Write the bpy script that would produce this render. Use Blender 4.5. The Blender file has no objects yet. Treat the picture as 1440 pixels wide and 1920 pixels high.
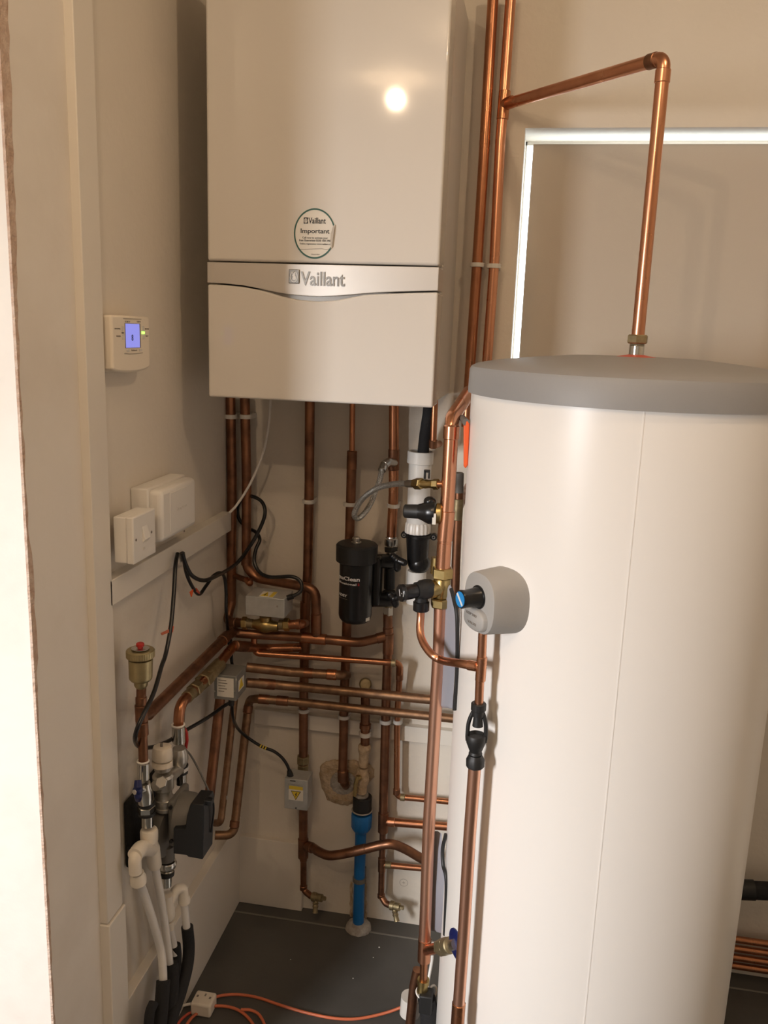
import bpy, bmesh, math, random
from mathutils import Vector, Matrix
random.seed(7)
C = bpy.context.scene.collection
scn = bpy.context.scene

# ---------------------------------------------------------------- camera
F = 1590.0
def _n(v): return v.normalized()
dY = _n(Vector((288, -330, F)))
dD = Vector((-265, 7440, F)); dD = _n(dD)
dD = _n(dD - dY * dD.dot(dY))
dX = dD.cross(dY)
CAM = Vector((0, -1.93, 1.51))
def ray(px, py):
    c = Vector((px - 720, py - 960, F))
    return Vector((dX.dot(c), dY.dot(c), -dD.dot(c)))
def at(px, py, off):            # point at distance off in front of the back wall
    r = ray(px, py); return CAM + r * ((1.93 - off) / r.y)
def onx(px, py, x):             # point on a plane parallel to the left wall
    r = ray(px, py); return CAM + r * (x / r.x)
def onz(px, py, z):             # point on a horizontal plane
    r = ray(px, py); return CAM + r * ((z - CAM.z) / r.z)
cd = bpy.data.cameras.new('camera'); cam = bpy.data.objects.new('camera', cd); C.objects.link(cam)
cd.sensor_fit = 'VERTICAL'; cd.sensor_height = 36; cd.sensor_width = 27; cd.lens = F / 1920 * 36
cd.clip_start = 0.02
R = Matrix(((dX.x, -dX.y, -dX.z), (dY.x, -dY.y, -dY.z), (-dD.x, dD.y, dD.z)))
cam.matrix_world = Matrix.Translation(CAM) @ R.to_4x4()
scn.camera = cam

# ---------------------------------------------------------------- light
scn.view_settings.view_transform = 'Standard'; scn.view_settings.look = 'None'
scn.view_settings.gamma = 1; scn.view_settings.exposure = 0.10; scn.view_settings.use_curve_mapping = False
w = bpy.data.worlds.new('world'); scn.world = w; w.use_nodes = True
w.node_tree.nodes['Background'].inputs[0].default_value = (0.86, 0.95, 1.0, 1)
w.node_tree.nodes['Background'].inputs[1].default_value = 5.5
def spot(name, loc, power, col, size, typ='POINT', rot=None, sy=None):
    l = bpy.data.lights.new(name, typ); l.energy = power; l.color = col
    if typ == 'POINT': l.shadow_soft_size = size
    else:
        l.shape = 'RECTANGLE'; l.size = size; l.size_y = sy or size
    o = bpy.data.objects.new(name, l); C.objects.link(o); o.location = loc
    if rot: o.rotation_euler = rot
    return o
WARM = (1.0, 0.74, 0.49)
spot('ceiling_lamp_light', (-0.60, -2.24, 2.38), 13, WARM, 0.02)
spot('ceiling_lamp_light', (-0.25, -1.72, 2.38), 7, WARM, 0.02)
spot('ceiling_lamp_light', (0.45, -1.05, 2.38), 7.5, WARM, 0.02)
wdir = Vector((-0.1, -0.3, 0.15)) - Vector((-1.80, -3.0, 1.45))
wl_ = spot('hall_window_light', (-1.80, -3.0, 1.45), 17, (0.98, 0.97, 0.98), 0.35, 'AREA', wdir.to_track_quat('-Z', 'Y').to_euler(), 0.8)
wl_.data.spread = math.radians(80)
spot('hall_rear_fill_light', (0.5, -3.3, 1.0), 1.2, (1.0, 0.93, 0.86), 1.6, 'AREA', (math.radians(90), 0, 0), 1.6)  # broad unseen fill added behind the camera, not a window

# ---------------------------------------------------------------- materials
def mat(name, col, rough=0.5, metal=0.0, col2=None, scale=30, detail=4, bump=0.0, bscale=None, coat=0.0, lo=0.35, hi=0.65, rvar=0.0, emit=None, stretch=None):
    m = bpy.data.materials.new(name); m.use_nodes = True
    nt = m.node_tree; b = nt.nodes['Principled BSDF']
    b.inputs['Base Color'].default_value = (*col, 1)
    b.inputs['Roughness'].default_value = rough; b.inputs['Metallic'].default_value = metal
    if coat: b.inputs['Coat Weight'].default_value = coat; b.inputs['Coat Roughness'].default_value = 0.06
    tc = nt.nodes.new('ShaderNodeTexCoord')
    src = tc.outputs['Object']
    if stretch:
        mp = nt.nodes.new('ShaderNodeMapping'); mp.inputs['Scale'].default_value = stretch
        nt.links.new(src, mp.inputs[0]); src = mp.outputs[0]
    if col2 or rvar:
        n = nt.nodes.new('ShaderNodeTexNoise'); n.inputs['Scale'].default_value = scale; n.inputs['Detail'].default_value = detail
        nt.links.new(src, n.inputs['Vector'])
        r = nt.nodes.new('ShaderNodeValToRGB'); r.color_ramp.elements[0].position = lo; r.color_ramp.elements[1].position = hi
        r.color_ramp.elements[0].color = (*col, 1); r.color_ramp.elements[1].color = (*(col2 or col), 1)
        nt.links.new(n.outputs['Fac'], r.inputs[0]); nt.links.new(r.outputs[0], b.inputs['Base Color'])
        if rvar:
            mr = nt.nodes.new('ShaderNodeMapRange'); mr.inputs['From Min'].default_value = 0.3; mr.inputs['From Max'].default_value = 0.7
            mr.inputs['To Min'].default_value = rough; mr.inputs['To Max'].default_value = rough + rvar
            nt.links.new(n.outputs['Fac'], mr.inputs[0]); nt.links.new(mr.outputs[0], b.inputs['Roughness'])
    if bump:
        n2 = nt.nodes.new('ShaderNodeTexNoise'); n2.inputs['Scale'].default_value = bscale or 60; n2.inputs['Detail'].default_value = 5
        nt.links.new(src, n2.inputs['Vector'])
        bp = nt.nodes.new('ShaderNodeBump'); bp.inputs['Strength'].default_value = bump; bp.inputs['Distance'].default_value = 0.01
        nt.links.new(n2.outputs['Fac'], bp.inputs['Height']); nt.links.new(bp.outputs[0], b.inputs['Normal'])
    if emit:
        b.inputs['Emission Color'].default_value = (*emit[:3], 1); b.inputs['Emission Strength'].default_value = emit[3]
    return m
M = {}
M['plaster'] = mat('painted_plaster', (0.75, 0.69, 0.60), 0.75, col2=(0.71, 0.65, 0.56), scale=3, bump=0.12, bscale=70)
M['jamb'] = mat('painted_jamb', (0.80, 0.75, 0.68), 0.6, col2=(0.70, 0.64, 0.56), scale=5, bump=0.12, bscale=40, lo=0.45, hi=0.8)
M['trimpaint'] = mat('painted_trim', (0.75, 0.70, 0.62), 0.45, bump=0.04)
M['rawplaster'] = mat('raw_plaster', (0.52, 0.36, 0.27), 0.9, col2=(0.66, 0.52, 0.42), scale=60, bump=0.6, bscale=180)
M['blind'] = mat('blind_fabric', (0.52, 0.46, 0.385), 0.85, bump=0.05, bscale=400)
M['ceiling'] = mat('ceiling_paint', (0.62, 0.58, 0.52), 0.8)
M['hall'] = mat('hall_paint', (0.55, 0.50, 0.45), 0.8)
M['floor'] = mat('slate_floor', (0.060, 0.057, 0.051), 0.5, col2=(0.088, 0.083, 0.075), scale=4, bump=0.05, bscale=50, rvar=0.1)
M['grout'] = mat('grout', (0.21, 0.195, 0.17), 0.8)
M['enamel'] = mat('white_enamel', (0.70, 0.665, 0.615), 0.055)
M['casing'] = mat('casing_grey', (0.60, 0.58, 0.54), 0.3)
M['silver'] = mat('silver_strip', (0.62, 0.59, 0.55), 0.34, 0.55)
M['darkgap'] = mat('dark_gap', (0.05, 0.045, 0.04), 0.6)
M['badge'] = mat('badge_metal', (0.30, 0.29, 0.27), 0.25, 0.8)
M['tank'] = mat('tank_white', (0.86, 0.825, 0.775), 0.32)
M['lid'] = mat('lid_grey', (0.28, 0.275, 0.27), 0.5, bump=0.03, bscale=300)
M['covergrey'] = mat('cover_grey', (0.36, 0.345, 0.325), 0.55, bump=0.03, bscale=250)
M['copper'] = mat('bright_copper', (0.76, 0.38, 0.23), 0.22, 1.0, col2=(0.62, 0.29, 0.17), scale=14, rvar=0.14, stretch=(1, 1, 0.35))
M['copperpink'] = mat('reflecting_copper', (0.88, 0.52, 0.37), 0.32, 1.0, col2=(0.74, 0.39, 0.26), scale=10, rvar=0.1, stretch=(1, 1, 0.3))  # paler copper: reflections of white surroundings on the front pipes put into the colour
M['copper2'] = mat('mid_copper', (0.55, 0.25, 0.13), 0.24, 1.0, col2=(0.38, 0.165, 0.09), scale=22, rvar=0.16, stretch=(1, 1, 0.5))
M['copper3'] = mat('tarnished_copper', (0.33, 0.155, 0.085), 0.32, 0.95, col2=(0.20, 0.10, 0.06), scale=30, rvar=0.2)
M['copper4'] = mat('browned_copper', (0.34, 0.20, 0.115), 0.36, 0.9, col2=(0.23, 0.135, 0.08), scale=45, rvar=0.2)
M['brass'] = mat('brass', (0.50, 0.37, 0.155), 0.28, 1.0, col2=(0.38, 0.28, 0.12), scale=40, rvar=0.12)
M['dullbrass'] = mat('dull_brass', (0.40, 0.32, 0.19), 0.42, 0.85, col2=(0.28, 0.23, 0.13), scale=60, rvar=0.15)
M['ventbrass'] = mat('vent_brass', (0.50, 0.42, 0.23), 0.36, 0.8, col2=(0.42, 0.35, 0.19), scale=30)
M['chrome'] = mat('chrome', (0.66, 0.65, 0.60), 0.17, 1.0)
M['satin'] = mat('satin_nickel', (0.56, 0.54, 0.49), 0.30, 0.75)
M['steel'] = mat('brushed_steel', (0.62, 0.60, 0.56), 0.28, 1.0)
M['braid'] = mat('steel_braid', (0.64, 0.62, 0.57), 0.32, 0.9, col2=(0.28, 0.27, 0.24), scale=420, bump=0.5, bscale=600)
M['zinc'] = mat('zinc_box', (0.50, 0.51, 0.50), 0.36, 0.3, col2=(0.44, 0.45, 0.44), scale=60)
M['zincdark'] = mat('grey_metal_box', (0.25, 0.25, 0.235), 0.42, 0.25)
M['black'] = mat('black_plastic', (0.008, 0.008, 0.0085), 0.28)
M['blacksoft'] = mat('black_rubber', (0.013, 0.013, 0.013), 0.5)
M['foam'] = mat('black_foam', (0.011, 0.011, 0.012), 0.85, bump=0.2, bscale=200)
M['whiteplastic'] = mat('white_plastic', (0.80, 0.77, 0.72), 0.3)
M['creamplastic'] = mat('cream_plastic', (0.80, 0.72, 0.60), 0.33)
M['clip'] = mat('clip_plastic', (0.66, 0.63, 0.58), 0.4)
M['pushfit'] = mat('pushfit_plastic', (0.80, 0.74, 0.64), 0.35)
M['poly'] = mat('pipe_plastic', (0.72, 0.70, 0.67), 0.35)
M['waste'] = mat('waste_plastic', (0.74, 0.73, 0.70), 0.35)
M['blue'] = mat('blue_pipe', (0.008, 0.14, 0.42), 0.4)
M['bluecap'] = mat('blue_cap', (0.02, 0.25, 0.62), 0.3)
M['navy'] = mat('navy_blue', (0.005, 0.011, 0.085), 0.4)
M['orange'] = mat('orange_plastic', (0.85, 0.12, 0.02), 0.4)
M['cableorange'] = mat('orange_cable', (0.56, 0.14, 0.06), 0.45)
M['red'] = mat('red_plastic', (0.45, 0.02, 0.015), 0.4)
M['redpaint'] = mat('red_gasket', (0.55, 0.09, 0.05), 0.5)
M['vessel'] = mat('grey_panel', (0.30, 0.305, 0.345), 0.35)
M['darkgrey'] = mat('dark_grey_cast', (0.15, 0.14, 0.125), 0.5)
M['slatecover'] = mat('slate_plastic', (0.013, 0.0145, 0.017), 0.45)
M['mastic'] = mat('tan_mastic', (0.46, 0.33, 0.20), 0.8, col2=(0.58, 0.45, 0.31), scale=50, bump=0.8, bscale=90)
M['mortar'] = mat('grey_mortar', (0.46, 0.43, 0.39), 0.85, col2=(0.33, 0.29, 0.25), scale=60, bump=0.7, bscale=90)
M['yellow'] = mat('yellow_label', (0.75, 0.56, 0.05), 0.5)
M['paper'] = mat('label_paper', (0.76, 0.72, 0.64), 0.6)
M['ink'] = mat('ink', (0.02, 0.02, 0.02), 0.6)
M['inkgrey'] = mat('ink_grey', (0.22, 0.19, 0.16), 0.6)
M['inkwhite'] = mat('ink_white', (0.75, 0.75, 0.75), 0.4)
M['green'] = mat('green_ink', (0.01, 0.085, 0.06), 0.5)
M['screen'] = mat('lcd_screen', (0.15, 0.17, 0.5), 0.25, emit=(0.26, 0.28, 0.85, 0.75))
M['led'] = mat('led', (0.3, 0.8, 0.1), 0.3, emit=(0.45, 1.0, 0.15, 1.6))
M['lampglass'] = mat('lamp_glass', (1, 1, 1), 0.3, emit=(1.0, 0.8, 0.57, 6.0))

# ---------------------------------------------------------------- mesh helpers
def frame(d):
    d = d.normalized()
    a = Vector((0, 0, 1)) if abs(d.z) < 0.9 else Vector((0, 1, 0))
    u = d.cross(a).normalized(); return u, d.cross(u).normalized(), d
class MB:
    K = 1.0            # size factor of the turned parts being built
    def __init__(s): s.v = []; s.f = []
    def grid(s, rings, cap=True, closed=False):
        b = len(s.v); n = len(rings[0])
        for r in rings: s.v += [tuple(p) for p in r]
        m = len(rings)
        for i in range(m if closed else m - 1):
            i2 = (i + 1) % m
            for j in range(n):
                k = (j + 1) % n
                s.f.append((b + i * n + j, b + i * n + k, b + i2 * n + k, b + i2 * n + j))
        if cap and not closed:
            s.f.append(tuple(b + j for j in range(n))[::-1]); s.f.append(tuple(b + (m - 1) * n + j for j in range(n)))
        return s
    def lathe(s, o, d, prof, n=32, ph=0.0, lobes=0, lamp=0.0, kt=None):   # prof: (distance along d, radius)
        kt = MB.K if kt is None else kt; prof = [(t * kt, r * MB.K) for t, r in prof]
        u, w_, d = frame(Vector(d)); o = Vector(o)
        rings = []
        for t, r in prof:
            rings.append([o + d * t + (u * math.cos(a) + w_ * math.sin(a)) * (r * (1 + lamp * math.cos(lobes * a))) for a in [ph + 2 * math.pi * j / n for j in range(n)]])
        return s.grid(rings)
    def cyl(s, p, q, r, n=28, r2=None, ch=0.0):
        p = Vector(p); q = Vector(q); L = (q - p).length; r2 = r if r2 is None else r2
        if ch: return s.lathe(p, q - p, [(0, r - ch), (ch, r), (L - ch, r2), (L, r2 - ch)], n, kt=1)
        return s.lathe(p, q - p, [(0, r), (L, r2)], n, kt=1)
    def nut(s, p, q, r):
        p = Vector(p); q = Vector(q); L = (q - p).length; c = r * 0.12
        return s.lathe(p, q - p, [(0, r - c), (c, r), (L - c, r), (L, r - c)], 6, ph=0.3, kt=1)
    def ring(s, o, d, R_, r, n=32, m=10):
        R_ *= MB.K; r *= MB.K
        u, w_, d = frame(Vector(d)); o = Vector(o)
        rings = []
        for i in range(n):
            a = 2 * math.pi * i / n; e = u * math.cos(a) + w_ * math.sin(a)
            rings.append([o + e * (R_ + r * math.cos(b)) + d * r * math.sin(b) for b in [2 * math.pi * j / m for j in range(m)]])
        return s.grid(rings, closed=True)
    def ball(s, o, r, n=24, sc=(1, 1, 1)):
        r *= MB.K
        o = Vector(o); rings = []
        for i in range(1, 12):
            a = math.pi * i / 12
            rings.append([o + Vector((math.sin(a) * math.cos(b) * r * sc[0], math.sin(a) * math.sin(b) * r * sc[1], -math.cos(a) * r * sc[2])) for b in [2 * math.pi * j / n for j in range(n)]])
        return s.grid(rings)
    def box(s, a, b):
        x0, y0, z0 = [min(a[i], b[i]) for i in range(3)]; x1, y1, z1 = [max(a[i], b[i]) for i in range(3)]
        k = len(s.v)
        s.v += [(x0, y0, z0), (x1, y0, z0), (x1, y1, z0), (x0, y1, z0), (x0, y0, z1), (x1, y0, z1), (x1, y1, z1), (x0, y1, z1)]
        for f in ((0, 3, 2, 1), (4, 5, 6, 7), (0, 1, 5, 4), (1, 2, 6, 5), (2, 3, 7, 6), (3, 0, 4, 7)): s.f.append(tuple(k + i for i in f))
        return s
    def prism(s, poly, vec):       # poly: list of 3D points (planar), vec: extrusion
        k = len(s.v); n = len(poly); vec = Vector(vec)
        s.v += [tuple(Vector(p)) for p in poly] + [tuple(Vector(p) + vec) for p in poly]
        s.f.append(tuple(k + i for i in range(n))[::-1]); s.f.append(tuple(k + n + i for i in range(n)))
        for i in range(n):
            j = (i + 1) % n; s.f.append((k + i, k + j, k + n + j, k + n + i))
        return s
    def sweep(s, pts, r, n=20, cap=True):
        pts = [Vector(p) for p in pts]
        T = []
        for i in range(len(pts)):
            a = pts[max(0, i - 1)]; b = pts[min(len(pts) - 1, i + 1)]; T.append((b - a).normalized())
        u, w_, _ = frame(T[0]); rings = []
        for i, p in enumerate(pts):
            u = (u - T[i] * u.dot(T[i])).normalized(); w_ = T[i].cross(u)
            rr = (r[i] if isinstance(r, (list, tuple)) else r) * MB.K
            rings.append([p + (u * math.cos(a) + w_ * math.sin(a)) * rr for a in [2 * math.pi * j / n for j in range(n)]])
        return s.grid(rings, cap)
def fillet(pts, rad, k=9):
    pts = [Vector(p) for p in pts]; out = [pts[0]]
    for i in range(1, len(pts) - 1):
        a, b, c = pts[i - 1], pts[i], pts[i + 1]
        u = (a - b); v = (c - b); lu = u.length; lv = v.length; u.normalize(); v.normalize()
        ang = u.angle(v)
        if ang > math.radians(177): out.append(b); continue
        rr = rad[i] if isinstance(rad, dict) and i in rad else (rad if not isinstance(rad, dict) else rad.get('d', 0.02))
        t = min(rr / math.tan(ang / 2), 0.48 * lu, 0.48 * lv)
        p = b + u * t; q = b + v * t
        for j in range(k + 1):
            s_ = j / k
            # circular-ish arc through quadratic with weight
            wgt = math.sin(ang / 2)
            den = (1 - s_) ** 2 + 2 * wgt * s_ * (1 - s_) + s_ ** 2
            out.append((p * (1 - s_) ** 2 + b * (2 * wgt * s_ * (1 - s_)) + q * s_ ** 2) / den)
    out.append(pts[-1]); return out
def smooth(pts, k=8):              # Catmull-Rom
    pts = [Vector(p) for p in pts]; P = [pts[0] * 2 - pts[1]] + pts + [pts[-1] * 2 - pts[-2]]; out = []
    for i in range(1, len(P) - 2):
        for j in range(k):
            t = j / k
            out.append(0.5 * ((2 * P[i]) + (P[i + 1] - P[i - 1]) * t + (2 * P[i - 1] - 5 * P[i] + 4 * P[i + 1] - P[i + 2]) * t * t + (3 * P[i] - P[i - 1] - 3 * P[i + 1] + P[i + 2]) * t ** 3))
    out.append(pts[-1]); return out
def wpos(o):
    p = Vector((0, 0, 0))
    while o: p += o.location; o = o.parent
    return p
def part(name, mb, m, parent=None, bevel=0.0, sharp=35, sub=0, label=None, loc=None):
    me = bpy.data.meshes.new(name)
    if isinstance(mb, MB):
        V = [Vector(v) for v in mb.v]; Fc = mb.f
        if parent is None and loc is None:
            loc = Vector((sum(v.x for v in V) / len(V), sum(v.y for v in V) / len(V), min(v.z for v in V)))
        org = wpos(parent) if parent else Vector(loc)
        me.from_pydata([tuple(v - org) for v in V], [], Fc)
    else:                          # a ready mesh in world coordinates
        me = mb; me.name = name
        if parent is None and loc is None: loc = Vector((0, 0, 0))
        org = wpos(parent) if parent else Vector(loc)
        me.transform(Matrix.Translation(-org))
    bm = bmesh.new(); bm.from_mesh(me); bmesh.ops.recalc_face_normals(bm, faces=bm.faces); bm.to_mesh(me); bm.free()
    me.materials.clear()
    for mm in (m if isinstance(m, list) else [m]): me.materials.append(mm if not isinstance(mm, str) else M[mm])
    me.polygons.foreach_set('use_smooth', [True] * len(me.polygons)); me.set_sharp_from_angle(angle=math.radians(sharp))
    o = bpy.data.objects.new(name, me); C.objects.link(o)
    if parent: o.parent = parent
    else: o.location = org
    if bevel:
        b = o.modifiers.new('bevel', 'BEVEL'); b.width = bevel; b.segments = 3; b.limit_method = 'ANGLE'; b.angle_limit = math.radians(40)
        b.harden_normals = False
    if label: o['label'] = label
    return o
def tag(o, label, cat, group=None):
    o['label'] = label; o['category'] = cat
    if group: o['group'] = group
    return o
def thing(name, label, cat, base, group=None):
    o = bpy.data.objects.new(name, None); C.objects.link(o); o.location = Vector(base); o.empty_display_size = 0.02
    return tag(o, label, cat, group)
def struct(name, mb, m, bevel=0.0, **k):
    o = part(name, mb, m, bevel=bevel, **k); o['kind'] = 'structure'; return o
def A(p):                          # (px, py, off) -> world
    return at(*p) if not isinstance(p, Vector) else p
def pipe(label, pts, r, m, name='copper_pipe', bend=0.022, fit=(), group=None, cat='pipe', raw=False, endcap=True):
    """fit: ('collar'|'nut'|..., p, q, r, material)"""
    P = [A(p) for p in pts]
    path = smooth(P) if raw else fillet(P, bend)
    if not fit:
        o = part(name, MB().sweep(path, r), m); return tag(o, label, cat, group)
    root = thing(name, label, cat, min(P, key=lambda v: v.z), group)
    part('tube', MB().sweep(path, r), m, root)
    for f in fit:
        kind, p, q, rr, mm = f
        p = A(p); q = A(q)
        b = MB()
        if kind in ('compression_nut', 'hex_nut'): b.nut(p, q, rr)
        elif kind in ('end_cap', 'elbow_end'): b.cyl(p, q, rr, ch=rr * 0.2)
        else:
            L = (q - p).length; e = min(0.0012, L * 0.2)
            b.lathe(p, q - p, [(0, rr * 0.86), (e, rr), (L - e, rr), (L, rr * 0.86)], 28, kt=1)
        part(kind, b, mm, root)
    return root
def textmesh(s, size, xs=1.0, bold=0.0, depth=0.0004, align='LEFT'):
    cu = bpy.data.curves.new('lettering', 'FONT'); cu.body = s; cu.size = size; cu.offset = bold; cu.extrude = depth; cu.align_x = align; cu.resolution_u = 3
    o = bpy.data.objects.new('lettering', cu); C.objects.link(o)
    dg = bpy.context.evaluated_depsgraph_get(); me = bpy.data.meshes.new_from_object(o.evaluated_get(dg))
    bpy.data.objects.remove(o); bpy.data.curves.remove(cu)
    me.transform(Matrix.Diagonal((xs, 1, 1, 1))); return me
def text(s, o_, u, v, size, m, parent, name='lettering', xs=1.0, bold=0.0, depth=0.0004, align='LEFT'):
    me = textmesh(s, size, xs, bold, depth, align)
    u = Vector(u).normalized(); v = Vector(v).normalized(); n = u.cross(v)
    me.transform(Matrix.Translation(Vector(o_)) @ Matrix(((u.x, v.x, n.x), (u.y, v.y, n.y), (u.z, v.z, n.z))).to_4x4())
    return part(name, me, m, parent)
XV = Vector((1, 0, 0)); YV = Vector((0, 1, 0)); ZV = Vector((0, 0, 1))

# ---------------------------------------------------------------- the room
LX = -0.70
def wallbox(name, a, b, m='plaster', bevel=0.0): return struct(name, MB().box(a, b), M[m], bevel)
struct('floor', MB().box((-2.1, -3.6, -0.1), (1.7, 0.3, 0.0)), M['floor'])
struct('ceiling', MB().box((-2.1, -3.6, 2.45), (1.7, 0.3, 2.55)), M['ceiling'])
wallbox('wall_left', (-0.80, -0.70, 0), (LX, 0.2, 2.45))
WX0, WX1, WZ0, WZ1, WD = -0.056, 1.25, 0.98, 1.936, 0.20
b = MB()
b.box((-0.80, 0, 0), (WX0, WD, 2.45)); b.box((WX0, 0, WZ1), (WX1, WD, 2.45)); b.box((WX0, 0, 0), (WX1, WD, WZ0)); b.box((WX1, 0, 0), (1.5, WD, 2.45))
struct('wall_back', b, M['plaster'])
wallbox('wall_right', (1.4, -3.6, 0), (1.6, 0.3, 2.45))
wallbox('wall_outer_left', (-2.1, -0.867, 0), (-0.6925, -0.70, 2.45), 'jamb')
wallbox('wall_hall_left', (-2.2, -3.6, 0), (-2.0, -0.70, 2.45), 'hall')
wallbox('wall_rear', (-2.1, -3.7, 0), (1.6, -3.5, 2.45), 'hall')
# lining lath standing on the wall behind the jamb, ends above a thicker block
wallbox('trim_1', (-0.72, -0.71, 0.462), (-0.678, -0.653, 2.45), 'trimpaint', 0.0015)
wallbox('trim_2', (-0.72, -0.712, 0.0), (-0.674, -0.650, 0.460), 'trimpaint', 0.002)
# ragged raw plaster along the arris of the opening
b = MB(); zz = [0.02 * i for i in range(0, 123)]
prev = None
poly = []
rnd = random.Random(3)
for z in zz:
    wd = 0.003 + 0.004 * rnd.random() + (0.016 * min(1, max(0, (z - 1.45) / 0.35)))
    if 1.0 < z < 1.2: wd += 0.005
    poly.append((-0.6915, -0.868, z)); 
    poly.append((-0.6915, -0.868 + wd, z))
k = len(poly)
left = [poly[i] for i in range(0, k, 2)]; right = [poly[i] for i in range(1, k, 2)]
for i in range(len(left) - 1):
    b.prism([left[i], right[i], right[i + 1], left[i + 1]], (-0.004, 0, 0))
struct('trim_3', b, M['rawplaster'])
# battens and skirtings
o = wallbox('trim_4', (LX - 0.005, -0.66, 1.037), (-0.678, -0.075, 1.082), 'trimpaint', 0.0015)
wallbox('trim_5', (-0.64, -0.018, 0.522), (0.12, 0.01, 0.562), 'trimpaint', 0.0015)
wallbox('baseboard_left', (LX - 0.005, -0.66, 0.0), (-0.680, 0.01, 0.243), 'trimpaint', 0.0015)
wallbox('baseboard_back', (-0.70, -0.016, 0.0), (-0.508, 0.01, 0.197), 'trimpaint', 0.0015)
# floor joints
g0 = onz(422, 1704, 0.001); g1 = onz(782, 1762, 0.001); gy = (g0.y + g1.y) / 2
struct('trim_6', MB().box((LX, gy - 0.0025, 0), (1.4, gy + 0.0025, 0.0008)), M['grout'])
# window: frame, bright pane behind, board/blind standing in the recess
win = thing('window_1', 'white window in a recess behind a beige blind board', 'window', (0.6, 0.18, WZ0)); del win['category']; win['kind'] = 'structure'
b = MB(); fy = 0.13
for (x0, x1, z0, z1) in ((WX0, WX0 + 0.003, WZ0, WZ1), (WX1 - 0.04, WX1, WZ0, WZ1), (WX0, WX1, WZ1 - 0.008, WZ1), (WX0, WX1, WZ0, WZ0 + 0.04)):
    b.box((x0, fy, z0), (x1, fy + 0.05, z1))
part('window_frame', b, 'whiteplastic', win)
gm = bpy.data.materials.new('window_glass'); gm.use_nodes = True
gb = gm.node_tree.nodes['Principled BSDF']; gb.inputs['Roughness'].default_value = 0.0; gb.inputs['Transmission Weight'].default_value = 1.0; gb.inputs['IOR'].default_value = 1.1
part('pane', MB().box((WX0, fy + 0.02, WZ0), (WX1, fy + 0.024, WZ1)), gm, win)
p = at(1000, 270, 0.0); bx = -0.0192 * 1.985; bz = 1.51 + 0.2044 * 1.985
bl = part('blind', MB().box((bx, 0.055, WZ0 + 0.02), (WX1 - 0.01, 0.061, bz)), 'blind', None, 0.001)
tag(bl, 'plain beige blind board filling the window recess behind the tank', 'blind')
def lett(s, o_, u, v, width, cap, m, parent, name='lettering', bold=0.0, depth=0.0004, wrap=None):
    """lettering fitted to a width and a capital height; wrap=(centre, radius, start angle) bends it round a vertical cylinder"""
    me = textmesh(s, 1.0, 1.0, bold, depth / (cap / 0.69))
    xs_ = [v_.co.x for v_ in me.vertices]; x0 = min(xs_); x1 = max(xs_); k = width / (x1 - x0); c = cap / 0.69
    u = Vector(u).normalized(); v = Vector(v).normalized(); n = u.cross(v); o_ = Vector(o_)
    for v_ in me.vertices:
        x, y, z = (v_.co.x - x0) * k, v_.co.y * c, v_.co.z * c
        if wrap:
            cc, rad, a0 = wrap; a = a0 + x / rad; rr = rad + z
            v_.co = Vector((cc[0] + math.cos(a) * rr, cc[1] + math.sin(a) * rr, o_.z + y))
        else: v_.co = o_ + u * x + v * y + n * z
    return part(name, me, m, parent)

# ---------------------------------------------------------------- boiler
bo = thing('boiler', 'white wall hung boiler with silver band and round sticker', 'boiler', (-0.4035, -0.17, 1.372))
X0, X1, ZB, ZT = -0.6235, -0.1835, 1.372, 2.15
FY = -0.35
pz = lambda px, py, o=0.35: at(px, py, o)
zs = at(605, 495, 0.35).z
part('casing', MB().box((X0 + 0.003, -0.262, ZB + 0.004), (X1 - 0.004, 0.0, ZT)), 'casing', bo, 0.004)
part('seam', MB().box((X0 + 0.008, -0.272, ZB + 0.008), (X1 - 0.010, -0.262, ZT - 0.01)), 'darkgap', bo)
part('front_panel', MB().box((X0, FY, zs + 0.0015), (X1, -0.272, ZT)), 'enamel', bo, 0.005, label='glossy white upper front panel')
def facepoly(pts, y): return [Vector((q.x, y, q.z)) for q in (at(a, b_, 0.35) for a, b_ in pts)]
curve = [(389, 530), (420, 531.5), (455, 535), (484.6, 540.5), (519, 548), (545, 552.5), (570, 555), (600, 556), (630, 555), (655, 553), (682, 550.5), (710, 548.5), (735, 547.5), (780, 546), (820, 545)]
up = []
for a, b_ in curve:
    q = at(a, b_, 0.35); up.append(Vector((min(max(q.x, X0), X1), FY, q.z)))
up[0].x = X0; up[-1].x = X1
strip = [Vector((X0, FY - 0.001, zs - 0.001)), Vector((X1, FY - 0.001, zs - 0.001))] + [Vector((p_.x, FY - 0.001, p_.z)) for p_ in reversed(up)]
band = part('control_band', MB().prism(strip, (0, 0.070, 0)), 'silver', bo, 0.001, label='brushed silver band')
flapc = [(389, 531.5), (420, 533), (455, 536.5), (484.6, 542), (505, 547), (530, 555), (560, 561), (596, 564), (630, 562), (660, 556), (682, 551.5), (710, 549.8), (735, 549), (780, 547.5), (820, 546.5)]
fl = []
for a, b_ in flapc:
    q = at(a, b_, 0.35); fl.append(Vector((min(max(q.x, X0), X1), FY, q.z - 0.001)))
fl[0].x = X0; fl[-1].x = X1
part('lower_flap', MB().prism([Vector((X0, FY, ZB)), Vector((X1, FY, ZB))] + fl[::-1], (0, 0.078, 0)), 'enamel', bo, 0.004, label='glossy white lower flap')
part('finger_recess_shade', MB().box((X0 + 0.08, FY + 0.006, up[7].z - 0.012), (X1 - 0.08, FY + 0.02, up[7].z + 0.01)), 'badge', bo)  # dark metal backing stands in for the shade under the band
lo_ = at(564, 534.5, 0.35)
lett('Vaillant', (lo_.x, FY - 0.0015, lo_.z), XV, ZV, 0.084, 0.0245, 'badge', band, 'brand_lettering', bold=0.014, depth=0.0012)
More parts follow.
